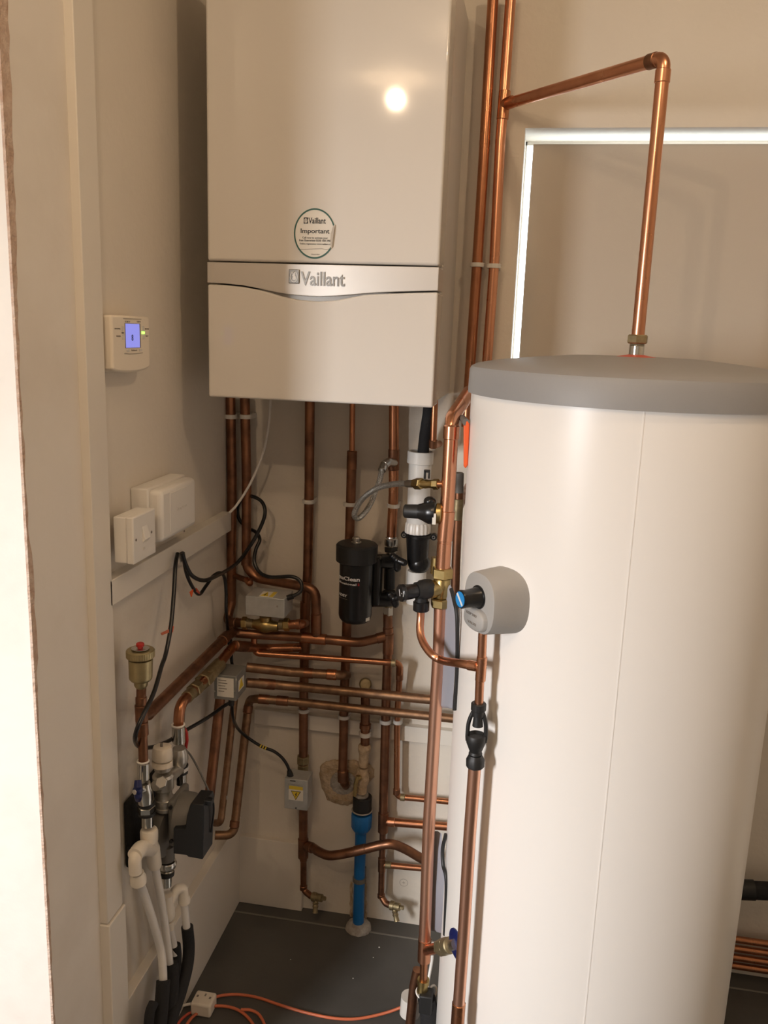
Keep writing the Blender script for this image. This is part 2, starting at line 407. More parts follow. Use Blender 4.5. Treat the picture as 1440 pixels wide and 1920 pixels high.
# square emblem: rounded plate with an egg outline and a hare inside
e0 = at(542, 531.5, 0.35); ez = e0.z; ex = e0.x
part('emblem_plate', MB().box((ex, FY - 0.0035, ez), (ex + 0.0205, FY - 0.001, ez + 0.0255)), 'badge', band, 0.0012)
def oval(cx, cz, rx, rz, y, n=28, a0=0.0, a1=2 * math.pi): return [Vector((cx + rx * math.cos(a0 + (a1 - a0) * i / (n if a1 - a0 > 6.2 else n - 1)), y, cz + rz * math.sin(a0 + (a1 - a0) * i / (n if a1 - a0 > 6.2 else n - 1)))) for i in range(n)]
def ring_flat(b, cx, cz, rx, rz, t, y, dy):
    o_ = oval(cx, cz, rx, rz, y); i_ = oval(cx, cz, rx - t, rz - t, y); n = len(o_)
    for k in range(n):
        k2 = (k + 1) % n; b.prism([o_[k], o_[k2], i_[k2], i_[k]], (0, dy, 0))
def emblem(ex, ez, w_, h, y, t, mm, parent):
    b = MB(); cx, cz = ex + w_ / 2, ez + h / 2
    ring_flat(b, cx, cz - 0.02 * h, w_ * 0.36, h * 0.40, t, y, 0.0005)
    hare = [(-.12, -.26), (.16, -.26), (.19, -.12), (.15, .02), (.08, .08), (.13, .16), (.10, .38), (.05, .40), (.02, .2), (-.03, .2), (-.09, .38), (-.14, .36), (-.10, .14), (-.14, .04), (-.07, -.02), (-.13, -.12)]
    b.prism([Vector((cx + a * w_, y, cz + c * h)) for a, c in hare], (0, 0.0005, 0))
    part('emblem', b, mm, parent)
emblem(ex, ez, 0.0205, 0.0255, FY - 0.0041, 0.0014, 'silver', band)
# sticker
def spx(x, y): q = at(530 + x / 10.286, 380 + y / 10.286, 0.35); return q
sc = spx(618, 598); sr = (spx(1018, 598).x - spx(218, 598).x) / 2; SY = FY - 0.0006
cA = spx(1003, 425); cB = spx(948, 885)
def cutdisc(r, y):
    out = []
    for i in range(72):
        a = 2 * math.pi * i / 72; p_ = Vector((sc.x + r * math.cos(a), y, sc.z + r * 1.13 * math.sin(a)))
        side = (cB.x - cA.x) * (p_.z - cA.z) - (cB.z - cA.z) * (p_.x - cA.x)
        if side > 0:       # beyond the peeled chord: drop onto it
            d_ = Vector((cB.x - cA.x, 0, cB.z - cA.z)).normalized(); nrm = Vector((-d_.z, 0, d_.x)); dist = (p_ - Vector((cA.x, y, cA.z))).dot(nrm); p_ = p_ - nrm * dist
        out.append(p_)
    return out
st = thing('round_sticker', 'round white sticker with green rim and peeling right edge on the boiler front', 'sticker', (sc.x, SY, sc.z - sr))
part('backing', MB().prism(cutdisc(sr, SY), (0, 0.0005, 0)), 'paper', st)
b = MB(); O_ = cutdisc(sr, SY - 0.0004); I_ = cutdisc(sr * 0.935, SY - 0.0004)
for k in range(72):
    k2 = (k + 1) % 72
    if (O_[k] - I_[k]).length > sr * 0.035 and (O_[k2] - I_[k2]).length > sr * 0.035: b.prism([O_[k], O_[k2], I_[k2], I_[k]], (0, 0.0004, 0))
part('rim', b, 'green', st)
fold = [spx(1003, 420), spx(1018, 440), spx(1000, 560), spx(962, 860), spx(940, 888), spx(930, 840), spx(925, 720), spx(935, 600), spx(970, 480)]
b = MB(); fp = [Vector((q.x, SY - 0.002 - (0.002 if i in (2, 3) else 0), q.z)) for i, q in enumerate(fold)]
b.prism(fp, (0, 0.0005, 0)); part('peeled_edge', b, 'blind', st)
def stext(s, x0, x1, ybase, cap, m='ink', bold=0.0):
    a = spx(x0, ybase); c = spx(x1, ybase)
    lett(s, (a.x, SY - 0.0004, a.z), XV, ZV, c.x - a.x, cap, m, st, 'print', bold, 0.0002)
stext('Vaillant', 500, 832, 400, 0.0100, bold=0.012)
a_ = spx(410, 405); emblem(a_.x, a_.z, 0.0078, 0.0105, SY - 0.0012, 0.0008, 'paper', st)
part('emblem_square', MB().box((a_.x, SY - 0.0007, a_.z), (a_.x + 0.0078, SY - 0.0002, a_.z + 0.0108)), 'ink', st)
stext('Important', 350, 905, 585, 0.0080, bold=0.012)
stext('Call now to activate your', 385, 875, 692, 0.0034)
stext('free Guarantee 0330 100 346', 320, 922, 742, 0.0034, bold=0.01)
stext('Online registration www.vaillant.co', 330, 930, 805, 0.0026)
stext('Reorder', 560, 720, 1005, 0.0018, 'inkgrey')
p0, p1, p2_, p3_ = [Vector((q.x, SY - 0.0003, q.z)) for q in (spx(340, 903), spx(760, 887), spx(840, 910), spx(940, 880))]
part('perforation', MB().sweep([p0, p1, p2_, p3_], 0.00035, 6), 'inkgrey', st)

# ---------------------------------------------------------------- cylinder
TX, TY, TR = 0.167, -0.412, 0.275
tk = thing('hot_water_cylinder', 'tall white hot water cylinder with grey domed lid by the window', 'water tank', (TX, TY, 0))
part('body', MB().lathe((TX, TY, 0.0), ZV, [(0, TR - 0.004), (0.004, TR), (1.413, TR), (1.413, TR - 0.02)], 128), 'tank', tk)
part('lid', MB().lathe((TX, TY, 1.412), ZV, [(0, TR), (0.0, TR + 0.006), (0.038, TR + 0.005), (0.044, TR + 0.002), (0.049, TR - 0.008), (0.055, TR - 0.04), (0.062, TR - 0.10), (0.068, TR * 0.40), (0.069, 0.05), (0.069, 0.001)], 128), 'lid', tk)
rs = ray(1208, 770); ax = math.atan2(rs.x, rs.y)
def hit(px, py, rad=TR):       # where a picture ray meets the cylinder
    r = ray(px, py); dx, dy = r.x, r.y; ox, oy = CAM.x - TX, CAM.y - TY
    a = dx * dx + dy * dy; b_ = 2 * (ox * dx + oy * dy); c = ox * ox + oy * oy - rad * rad
    t = (-b_ - math.sqrt(max(0, b_ * b_ - 4 * a * c))) / (2 * a); return CAM + r * t
s0 = hit(1208, 775); nn = Vector((s0.x - TX, s0.y - TY, 0)).normalized()
b = MB(); tt = Vector((-nn.y, nn.x, 0)) * 0.0011; q = Vector((TX, TY, 0)) + nn * (TR - 0.001)
b.prism([q - tt, q + tt, q + tt + nn * 0.0016, q - tt + nn * 0.0016], (0, 0, 1.411)); part('seam', b, 'tank', tk)
# ---- outlet pipe on top
lidz = 1.481
hx = at(1183, 655, 1.93 - 1.518); TCX, TCY = TX, TY
top = thing('outlet_fitting', 'chrome threaded outlet with brass nut on a red washer on the grey lid', 'fitting', (TCX, TCY, lidz))
part('washer', MB().lathe((TCX, TCY, lidz - 0.002), ZV, [(0, 0.033), (0.002, 0.033), (0.005, 0.016), (0.006, 0.012)], 40), 'redpaint', top)
pr = []
for i in range(14): pr += [(0.0014 * i, 0.0128), (0.0014 * i + 0.0007, 0.0118)]
part('threaded_tail', MB().lathe((TCX, TCY, lidz + 0.002), ZV, [(0, 0.0125), (0.016, 0.0125)] + [(0.016 + a, r_) for a, r_ in pr[:14]], 32), 'chrome', top)
part('nut', MB().nut((TCX, TCY, lidz + 0.022), (TCX, TCY, lidz + 0.037), 0.0178), 'dullbrass', top)
# bearing on the elbow
el = CAM + ray(1238, 108) * ((1.93 + TCY) / ray(1238, 108).y)
E_ = Vector((TCX + 0.0, TCY, el.z)); 
T_ = at(946, 196, 0.04)
tp = [Vector((TCX, TCY, lidz + 0.034)), E_, T_]
dcol = (E_ - T_).normalized()
pipe('copper pipe rising from the cylinder top and sloping back to the wall pipe', tp, 0.0108, M['copper'], bend=0.016,
     fit=[('collar', E_ - ZV * 0.038, E_ - ZV * 0.017, 0.0122, 'copper'), ('collar', E_ - dcol * 0.036, E_ - dcol * 0.017, 0.0122, 'copper3')])
# ---------------------------------------------------------------- the pair of pipes right of the boiler
o1 = 0.04
pipe('left one of two upright copper pipes between boiler and window', [(925, -12, o1), (909, 267, o1), (895.5, 484, o1), (883, 667, o1), (874, 800, o1)], 0.0112, M['copper2'],
     fit=[('collar', (909.4, 262, o1), (908.7, 272, o1), 0.0116, 'copper2')], group=None)
pipe('right one of two upright copper pipes by the window, with a tee branch', [(958, -12, o1), (944, 190, o1), (938, 267, o1), (927, 489, o1), (913, 680, o1), (906, 780, o1)], 0.0108, M['copper'],
     fit=[('tee_socket', (946.6, 170, o1), (942, 225, o1), 0.0124, 'copper2'), ('tee_branch', (944, 197, o1), (962, 190, 0.058), 0.0122, 'copper2')])
def clip(px, py, off, label, group, r=0.0125, h=0.009, back=0.0):
    c = at(px, py, off)
    b = MB().cyl(c - ZV * h / 2, c + ZV * h / 2, r, 28)
    ro = thing('pipe_clip', label, 'pipe clip', (c.x, -back, c.z - h / 2), group)
    part('clamp', b, 'clip', ro, 0.0008)
    part('foot', MB().box((c.x - r * 0.8, c.y, c.z - h / 2 - 0.001), (c.x + r * 0.8, -back + 0.0005, c.z + h / 2 + 0.001)), 'clip', ro, 0.001)
clip(895, 497, o1, 'white plastic clip on the left pipe between boiler and window', 'pipe clips on the pair beside the window', 0.0155)
clip(926, 499, o1, 'white plastic clip on the right pipe between boiler and window', 'pipe clips on the pair beside the window', 0.0155)

# ---------------------------------------------------------------- thermostat
tz0 = 1.420; tz1 = 1.519
th = thing('thermostat', 'cream wall thermostat with lit blue screen on left wall', 'thermostat', (LX, -0.51, tz0))
# front face plane: near-left edge seen at px 211, far at 281
kn = ray(195, 640); kd = ray(210.5, 640); tx = -0.667; near_d = tx / (kd.x / kd.y)
kf = ray(281, 640); far_d = tx / (kf.x / kf.y)
ya, yb = -1.93 + near_d, -1.93 + far_d
tz1 = onx(245, 592, tx).z; tz0 = onx(250, 698, tx).z
yc = (ya + yb) / 2; hw = (yb - ya) / 2
poly = []
for i in range(24):
    a = math.pi * i / 23; poly.append((LX, yc - hw * math.cos(a), tz0 + 0.012 - 0.012 * math.sin(a) ** 0.6))
poly = [(LX, yc + hw, tz1), (LX, yc - hw, tz1)] + poly
part('housing', MB().prism(poly, (tx - LX, 0, 0)), 'creamplastic', th, 0.004)
def tpx(x, y): return onx(190 + x / 13.09, 580 + y / 13.09, tx)
def rectx(x0, y0, x1, y1, t=0.0006):
    a = tpx(x0, y0); c = tpx(x1, y1); mid = (tpx((x0 + x1) / 2, y0), tpx((x0 + x1) / 2, y1))
    return MB().box((tx - 0.001, a.y, mid[0].z), (tx + t, c.y, mid[1].z))
part('screen_bezel', rectx(570, 345, 968, 950, 0.0003), 'inkgrey', th)
scr = part('screen', rectx(585, 355, 940, 940, 0.0006), 'screen', th, label='lit blue liquid crystal screen')
lett('8', tpx(735, 770) + XV * 0.0007, (0, 1, 0), ZV, 0.006, 0.010, 'navy', scr, 'digit')
part('lamp', rectx(985, 545, 1055, 605, 0.001), 'led', th, label='green indicator lamp')
for (x0, y0, x1, y1) in ((500, 410, 545, 530), (505, 620, 555, 740), (1000, 410, 1040, 520), (1010, 640, 1050, 730), (615, 980, 680, 1050), (930, 975, 990, 1030)):
    part('button', rectx(x0, y0, x1, y1, 0.0012), 'clip', th, 0.0003)
part('slot', rectx(498, 565, 545, 590, 0.0008), 'ink', th)
for (s_, x0, x1, yb_, m_) in (('OFF', 575, 705, 318, 'inkgrey'), ('ON', 870, 955, 318, 'inkgrey'), ('HEATING', 325, 460, 490, 'inkgrey'), ('WATER', 365, 470, 675, 'inkgrey'), ('BOOST', 1070, 1165, 495, 'inkgrey'), ('SET', 1085, 1155, 672, 'inkgrey'), ('Select', 735, 875, 1020, 'inkgrey')):
    a = tpx(x0, yb_); c = tpx(x1, yb_)
    lett(s_, a + XV * 0.0002, (0, 1, 0), ZV, c.y - a.y, 0.0022, m_, th, 'print')
part('upper_line', rectx(535, 228, 975, 243), 'inkgrey', th)
part('lower_line', MB().sweep([tpx(565, 1085), tpx(690, 1097), tpx(850, 1088), tpx(1015, 1065)], 0.0005, 6), 'inkgrey', th)

# ---------------------------------------------------------------- boxes on the batten
BX = -0.678
sw = thing('fused_switch', 'white square isolator switch box at the near end of the left batten', 'switch', (BX, -0.60, 1.085))
sy0 = -1.93 + 1.288; sxo = -0.4991 * 1.288; sy1 = -1.93 + sxo / -0.4680; sz1 = onx(249, 971, sxo).z; sz0 = sz1 - 0.118 + 0.002
sz0 = onx(249, 1061, sxo).z
part('back_box', MB().box((BX - 0.001, sy0 + 0.001, sz0 + 0.001), (BX + (sxo - BX) * 0.62, sy1 - 0.001, sz1 - 0.001)), 'whiteplastic', sw, 0.002)
fpl = part('face_plate', MB().box((BX + (sxo - BX) * 0.62, sy0, sz0), (sxo, sy1, sz1)), 'whiteplastic', sw, 0.0025)
def wpx(x, y, X=None): return onx(180 + x / 4.8, 840 + y / 4.8, sxo if X is None else X)
a = wpx(415, 710); c = wpx(465, 835)
part('rocker', MB().prism([(sxo, a.y, a.z), (sxo + 0.006, a.y, (a.z * .25 + c.z * .75)), (sxo, a.y, c.z)], (0, (c.y - a.y), 0)), 'whiteplastic', fpl, 0.0008)
for (x, y) in ((360, 828), (498, 756)):
    q = wpx(x, y); part('screw', MB().cyl(q, q + XV * 0.0008, 0.0024, 16), 'inkgrey', fpl)
q = wpx(430, 905); part('neon', MB().box((sxo, q.y - 0.004, q.z - 0.002), (sxo + 0.0008, q.y + 0.004, q.z + 0.002)), 'clip', sw)
wc = thing('wiring_centre', 'large white wiring box with rounded edges behind the switch', 'junction box', (BX, -0.45, 1.09))
wy0 = -1.93 + BX / (ray(267, 905).x / ray(267, 905).y); wxo = (ray(303, 940).x / ray(303, 940).y) * (wy0 + 1.93)
wy1 = -1.93 + wxo / (ray(368, 940).x / ray(368, 940).y); wz1 = onx(305, 920, wxo).z; wz0 = onx(305, 1019, wxo).z
part('base', MB().box((LX, wy0 - 0.004, wz0 + 0.012), (BX + 0.012, wy1 + 0.004, wz1 + 0.003)), 'whiteplastic', wc, 0.003)
wcv = part('cover', MB().box((BX + 0.008, wy0, wz0), (wxo, wy1, wz1)), 'whiteplastic', wc, 0.009)
a = wpx(665, 430, wxo); c = wpx(840, 640, wxo)
part('recess_panel', MB().box((wxo - 0.001, a.y, (wz0 + wz1) / 2 - 0.035), (wxo + 0.0008, c.y, (wz0 + wz1) / 2 + 0.038)), 'whiteplastic', wcv, 0.0006)
q = wpx(725, 565, wxo); lett('drayton', q + XV * 0.0008, (0, 1, 0), ZV, 0.045, 0.006, 'clip', wcv, 'embossed_name', depth=0.0005)
q = wpx(792, 748, wxo); part('screw', MB().cyl(q, q + XV * 0.001, 0.0022, 14), 'inkgrey', wcv)
# ================================================================ pipework on the back wall
X = onx
V = 0.035
r22, r15 = 0.0113, 0.0080
G_pair = 'pipe clips on the pair under the boiler'
def S(px, py, off, dx=0.0): return at(px, py, off) + XV * dx
# pair of pipes on the left
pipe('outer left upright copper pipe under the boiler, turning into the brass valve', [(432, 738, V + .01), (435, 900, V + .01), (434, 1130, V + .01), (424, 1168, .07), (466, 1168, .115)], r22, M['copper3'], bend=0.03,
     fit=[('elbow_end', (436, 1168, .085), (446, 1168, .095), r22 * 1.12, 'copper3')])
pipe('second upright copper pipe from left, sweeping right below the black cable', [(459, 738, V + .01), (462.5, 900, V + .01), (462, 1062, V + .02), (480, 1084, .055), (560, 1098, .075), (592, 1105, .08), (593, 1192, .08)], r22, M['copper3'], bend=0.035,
     fit=[('collar', (462.2, 1045, V + .018), (462.2, 1060, V + .02), r22 * 1.12, 'copper3'), ('collar', (593, 1150, .08), (593, 1190, .08), r22 * 1.12, 'copper3')])
clip(433, 781, V + .01, 'white plastic clip on the outer left pipe under the boiler', G_pair, 0.0145, 0.010)
clip(461, 781, V + .01, 'white plastic clip on the second pipe under the boiler', G_pair, 0.0145, 0.010)
dc = thing('drain_stub', 'small capped copper stub teed off the outer left pipe', 'pipe stub', at(441, 1085, .05))
part('tail', MB().sweep(fillet([at(437, 1078, .045), at(452, 1084, .06), at(470, 1090, .085)], .01), 0.0068), 'copper3', dc)
part('cap', MB().lathe(at(462, 1087, .075), at(474, 1098, .10) - at(462, 1087, .075), [(0, .0075), (.016, .0085), (.022, .0075), (.024, .003)], 24), 'copper2', dc)
# pipe C
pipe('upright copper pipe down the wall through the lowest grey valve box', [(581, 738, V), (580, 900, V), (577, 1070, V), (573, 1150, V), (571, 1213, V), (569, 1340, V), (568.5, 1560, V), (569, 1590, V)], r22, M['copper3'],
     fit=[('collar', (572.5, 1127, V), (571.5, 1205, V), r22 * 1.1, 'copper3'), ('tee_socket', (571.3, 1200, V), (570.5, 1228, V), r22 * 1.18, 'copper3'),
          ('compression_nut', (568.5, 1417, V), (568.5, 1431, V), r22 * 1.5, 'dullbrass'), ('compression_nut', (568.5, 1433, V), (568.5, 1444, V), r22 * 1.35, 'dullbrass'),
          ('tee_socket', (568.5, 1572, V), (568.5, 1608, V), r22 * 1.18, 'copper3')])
pipe('thinner copper drain leg below the bent pipe, nearest the corner', [(569, 1600, V), (569, 1669, V), (583, 1680, V + .012), (590, 1682, V + .014)], r15, M['copper3'], bend=.014,
     fit=[('collar', (569, 1606, V), (569, 1614, V), r15 * 1.2, 'copper3'), ('collar', (569, 1660, V), (569, 1668, V), r15 * 1.2, 'copper3')])
# V4
pipe('upright copper pipe passing behind the black filter into the wall', [(659.2, 868, V), (658, 927, V), (656, 990, V), (650, 1178, V), (648, 1240, V), (645, 1313, V), (644.5, 1365, V), (642.5, 1448, V), (646, 1468, .03), (650, 1475, -.01)], r22, M['copper3'], bend=.012,
     fit=[('elbow_end', (643, 1443, V), (643.5, 1466, V), r22 * 1.22, 'copper3')])
pipe('thin copper tail from the boiler above the black filter', [(661, 750, V), (660, 855, V)], 0.0066, M['copper2'],
     fit=[('reducer', (660.2, 845, V), (659.2, 880, V), 0.0118, 'copper3')])
# V5
pipe('right upright copper pipe under the boiler with steel hose fitted to it', [(739, 750, V), (738.5, 840, V), (738, 927, V), (734, 1006, V)], r22 * 1.03, M['copper2'],
     fit=[('collar', (738.6, 842, V), (738, 882, V), r22 * 1.14, 'copper3')])
pipe('upright copper pipe below the filter valves, with two tees to the right', [(727, 1150, V), (728, 1200, V), (726, 1251, V), (724, 1313, V), (722.7, 1365, V), (719.6, 1490, V), (718.5, 1540, V)], r22, M['copper3'],
     fit=[('collar', (727.6, 1176, V), (728, 1186, V), r22 * 1.12, 'copper3'), ('tee_socket', (728.2, 1188, V), (727.6, 1226, V), r22 * 1.16, 'copper3'), ('tee_socket', (719, 1523, V), (718.2, 1560, V), r22 * 1.16, 'copper3')])
pipe('thinner copper drain leg under the right upright pipe', [(717.8, 1555, V), (716, 1620, V), (714.5, 1680, V), (723, 1694, V + .01), (731, 1697, V + .014)], r15, M['copper3'], bend=.014,
     fit=[('collar', (716, 1608, V), (715.6, 1634, V), r15 * 1.2, 'copper3'), ('collar', (714.8, 1676, V), (714.5, 1683, V), r15 * 1.2, 'copper3')])
def clipw(px, py, label, w=.0150, off=V): clip(px, py, off, label, 'single wall clips behind the pipe bundle', w, 0.009)
clipw(579, 940, 'white clip on the upright pipe left of the black filter')
clipw(655.5, 945, 'white clip on the upright pipe above the black filter')
clipw(738, 948, 'white clip on the upright pipe right of the steel hose loop')
clipw(569.5, 1331, 'grey clip on the upright pipe above the lowest valve box')
clipw(645, 1343, 'grey clip on the pipe above the tan wall patch')
clipw(723, 1352, 'grey clip on the upright pipe just under the lowest level pipe')
clipw(746, 1353, 'small grey clip on the thin pipe beside the upright pipe', .0115)
# H1
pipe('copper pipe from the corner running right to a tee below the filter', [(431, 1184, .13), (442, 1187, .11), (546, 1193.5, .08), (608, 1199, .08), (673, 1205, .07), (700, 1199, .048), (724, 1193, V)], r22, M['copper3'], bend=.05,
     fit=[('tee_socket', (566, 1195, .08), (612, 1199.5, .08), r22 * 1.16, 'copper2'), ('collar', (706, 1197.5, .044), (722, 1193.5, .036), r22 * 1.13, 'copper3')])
# D1 along the left wall
d1 = [X(277, 1340, -.662), X(424, 1194, -.662)]
pipe('long copper pipe slanting back along the left wall to the corner', d1 + [at(436, 1186, .12)], r22 * 1.02, M['copper3'], bend=.02,
     fit=[('collar', X(416, 1202, -.662), X(426, 1192, -.662), r22 * 1.15, 'copper3')])
# D2: from flow valve through valve box 2 to pipe C
pipe('copper pipe from the chrome valve through the middle valve box to the back pipes', [X(335, 1364, -.655), X(336.5, 1322, -.655), X(356, 1302, -.655), X(400, 1258, -.650), X(437, 1212, -.645), at(500, 1216, .06), at(571, 1214, V)], r22 * .98, M['copper2'], bend=.03,
     fit=[('collar', X(350, 1308, -.655), X(360, 1298, -.655), .0128, 'dullbrass'), ('compression_nut', X(362, 1296, -.655), X(371, 1287, -.655), .0165, 'dullbrass'), ('collar', X(371, 1287, -.655), X(381, 1277, -.655), .0135, 'dullbrass'),
          ('compression_nut', X(379, 1279, -.655), X(390, 1268, -.655), .0185, 'dullbrass'), ('valve_body', X(388, 1270, -.654), X(412, 1245, -.650), .0155, 'dullbrass'), ('collar', X(440, 1211, -.64), at(470, 1213, .10), .0128, 'copper3')])
# H3 thin
pipe('thin copper pipe crossing below the filter and dropping to the cylinder', [(476, 1188, .092), (477, 1225, .095), (600, 1233, .08), (725, 1242, .068), (750, 1243, .062), (749, 1270, V + .01), (746, 1324, V), (744.6, 1365, V), (743.5, 1494, V), (780, 1497, V), (842, 1503, V)], .0074, M['copper2'], bend=.014,
     fit=[('collar', (733, 1242.6, .067), (742, 1243, .066), .0088, 'dullbrass'), ('elbow_end', (749.5, 1250, .05), (749, 1275, V + .01), .0088, 'copper3'), ('elbow_end', (744, 1478, V), (743.6, 1490, V), .0088, 'copper3'), ('elbow_end', (750, 1494.5, V), (760, 1495.5, V), .0088, 'dullbrass')])
# H4
pipe('level copper pipe ending in an elbow under the filter', [(462, 1251, .12), (546, 1260, .085), (640, 1266, .08), (650, 1266, V)], r22, M['copper4'], bend=.016,
     fit=[('collar', (570, 1261.5, .083), (588, 1263, .082), r22 * 1.1, 'copper3'), ('elbow_end', (612, 1264, .081), (632, 1265.5, .08), r22 * 1.14, 'copper2')])
# H5
pipe('level copper pipe from the middle valve box to behind the front pipe', [(462, 1280, .13), (520, 1284, .095), (563, 1288, .085), (647, 1296, .085), (709, 1302, .085), (780, 1309, .085), (836, 1314, .085)], r22, M['copper4'],
     fit=[('collar', (484, 1281, .115), (516, 1284, .097), r22 * 1.1, 'copper3')])
pipe('lowest long level copper pipe, bending down at its left end', [at(403, 1566, .185), X(438, 1566, -.64), X(467, 1312, -.638), at(482, 1310, .10), at(563, 1317, .085), at(657, 1327.5, .085), at(780, 1340, .085), at(852, 1347.5, .085)], .0104, M['copper4'], bend=.020,
     fit=[('collar', (484, 1310.2, .099), (506, 1312, .094), .0118, 'copper3'), ('collar', (518, 1313, .092), (541, 1315, .089), .0120, 'copper3'), ('elbow_end', X(466, 1322, -.638), X(464, 1338, -.638), .0118, 'copper3'), ('elbow_end', X(440.5, 1538, -.64), X(439, 1552, -.64), .0118, 'copper3')])
pipe('thin copper pipe dropping left of the lowest valve box and turning into the pump', [at(403, 1543, .20), X(414, 1543, -.655), X(441, 1300, -.655)], .0084, M['copper4'], bend=.022,
     fit=[('collar', X(420, 1490, -.655), X(419, 1500, -.655), .0086, 'steel')])
pipe('thick copper pipe leaning down behind the pump', [X(392, 1500, -.665), X(414, 1300, -.665)], r22 * 1.02, M['copper3'])
# H7, H8, H9
pipe('short copper branch running right from the tee below the thin pipe elbow', [(718.5, 1540, V), (780, 1545, V), (845, 1550, V)], .0104, M['copper2'], fit=[('collar', (727, 1541, V), (741, 1542, V), .0116, 'copper')])
pipe('lowest short thin copper branch running right near the floor', [(716, 1621, V), (791, 1628, V), (835, 1632, V)], .0078, M['copper2'], fit=[('collar', (722, 1621.5, V), (734, 1622.5, V), .0088, 'dullbrass')])
pipe('wavy thick copper pipe crossing in front of the blue pipe near the floor', [(570, 1586, V), (584, 1588, .05), (600, 1598, .08), (622, 1604, .10), (667, 1596, .10), (712, 1585, .10), (735, 1583, .10), (760, 1592, .09), (795, 1612, .08), (840, 1632, .08)], r22 * 1.02, M['copper3'], raw=True,
     fit=[('collar', (578, 1587, .045), (586, 1590, .055), r22 * 1.16, 'copper3'), ('collar', (665, 1596, .10), (686, 1591, .10), r22 * 1.1, 'copper3')])
# drain cocks
MB.K = 1.3
def draincock(a, b_, c, d, label):
    a, b_, c, d = [at(*q) for q in (a, b_, c, d)]
    ro = thing('drain_cock', label, 'drain valve', (b_.x, b_.y, d.z), 'drain cocks near the floor')
    ax_ = (b_ - a).normalized()
    part('body', MB().lathe(a, ax_, [(0, .007), (.002, .009), (.012, .009), (.013, .0075), ((b_ - a).length, .0075)], 24, kt=1), 'dullbrass', ro)
    part('nozzle', MB().lathe(c, d - c, [(0, .0050), (.006, .0050), (.007, .0062), (.010, .0048), (.013, .0062), (.016, .0048), ((d - c).length, .0055), ((d - c).length, .003)], 20), 'dullbrass', ro)
    part('spindle', MB().nut(b_, b_ + ax_ * .010, .0045), 'dullbrass', ro)
draincock((585, 1681, V + .014), (604, 1684, V + .02), (592, 1686, V + .018), (591, 1706, V + .03), 'dull brass drain cock near the floor, left of the blue pipe')
draincock((731, 1697, V + .014), (750, 1701, V + .02), (739, 1702, V + .018), (743, 1722, V + .03), 'dull brass drain cock near the floor, right of the blue pipe')

MB.K = 1.0
# ================================================================ motorised valves
def mbox(name_label, f0, f1, offf, offb, m='zinc', z=None):
    a = at(*f0, offf); c = at(*f1, offf)
    ro = thing('zone_valve_actuator', name_label, 'valve actuator', ((a.x + c.x) / 2, -offf, c.z))
    part('cover', MB().box((a.x, -offf, c.z), (c.x, -offb, a.z)), m, ro, .0018)
    return ro, a, c
zv, a, c = mbox('grey metal valve box on the brass valve under the left pipe pair', (460, 1117), (533, 1160), .155, .085)
q = at(520, 1137, .155); part('screw', MB().cyl(q, q - YV * .001, .0022, 14), 'steel', zv)
zt = a.z
lx0 = a.x + .030; wl = part('warning_label', MB().box((lx0, -.150, zt), (lx0 + .034, -.112, zt + .0006)), 'paper', zv)
part('warning_stripe', MB().box((lx0 + .024, -.149, zt), (lx0 + .033, -.113, zt + .0010)), 'yellow', wl)
part('warning_triangle', MB().prism([(lx0 + .003, -.147, zt + .0002), (lx0 + .021, -.147, zt + .0002), (lx0 + .012, -.116, zt + .0002)], (0, 0, .0010)), 'yellow', wl)
part('flash', MB().prism([(lx0 + .010, -.144, zt + .001), (lx0 + .013, -.144, zt + .001), (lx0 + .0125, -.124, zt + .001)], (0, 0, .0006)), 'ink', wl)
part('cable_gland', MB().cyl(at(539, 1121, .13), at(549, 1118, .13), .0065, 18), 'blacksoft', zv)
bv = thing('brass_zone_valve', 'brass valve body with two hexagon nuts under the upper metal valve box', 'valve', at(497, 1180, .115))
part('body', MB().lathe(at(474, 1170, .115), XV, [(0, .011), (.01, .0125), (.018, .016), (.030, .0185), (.042, .016), (.050, .0125), (.062, .011)], 32), 'brass', bv)
part('neck', MB().cyl(at(498, 1168, .115), at(498, 1156, .115), .014), 'brass', bv)
part('compression_nut', MB().nut(at(454, 1168.5, .115), at(464, 1168.5, .115), .0155), 'brass', bv)
part('thread', MB().cyl(at(463, 1169, .115), at(475, 1170, .115), .0118), 'dullbrass', bv)
part('compression_nut', MB().nut(at(532, 1171, .115), at(543, 1171, .115), .0155), 'brass', bv)
part('thread', MB().cyl(at(524, 1171, .115), at(533, 1171, .115), .0118), 'dullbrass', bv)
pipe('short copper stub from the brass valve into the upright pipe', [(543, 1171, .115), (565, 1170, .115), (572, 1168, V)], r22 * .95, M['copper2'], bend=.014, fit=[('collar', (556, 1170.6, .115), (564, 1170.2, .115), r22 * 1.08, 'copper2')])
zv, a, c = mbox('dark grey valve box with a white label beside the left wall', (401, 1264), (443, 1315), .25, .185, 'zincdark')
dl = part('data_label', MB().box((a.x + .0075, -.2508, c.z + .008), (c.x - .006, -.2500, a.z - .006)), 'paper', zv)
for k, (w0, w1) in enumerate(((.2, .8), (.25, .9), (.2, .7), (.3, .85), (.2, .6))):
    zc = a.z - .013 - k * .0065; ww = c.x - a.x
    part('print_line', MB().box((a.x + .010 + w0 * .004, -.2513, zc), (a.x + .010 + w1 * .024, -.2507, zc + .0016)), 'inkgrey', dl)
wl = part('warning_label', MB().box((c.x, -.235, c.z + .016), (c.x + .0006, -.200, c.z + .042)), 'paper', zv)
part('warning_triangle', MB().prism([(c.x + .0004, -.234, c.z + .020), (c.x + .0004, -.206, c.z + .020), (c.x + .0004, -.220, c.z + .044)], (.0008, 0, 0)), 'yellow', wl)
for px_ in (402.5, 441): q = at(px_, 1296, .2505); part('screw', MB().cyl(q, q - YV * .001, .002, 14), 'steel', zv)
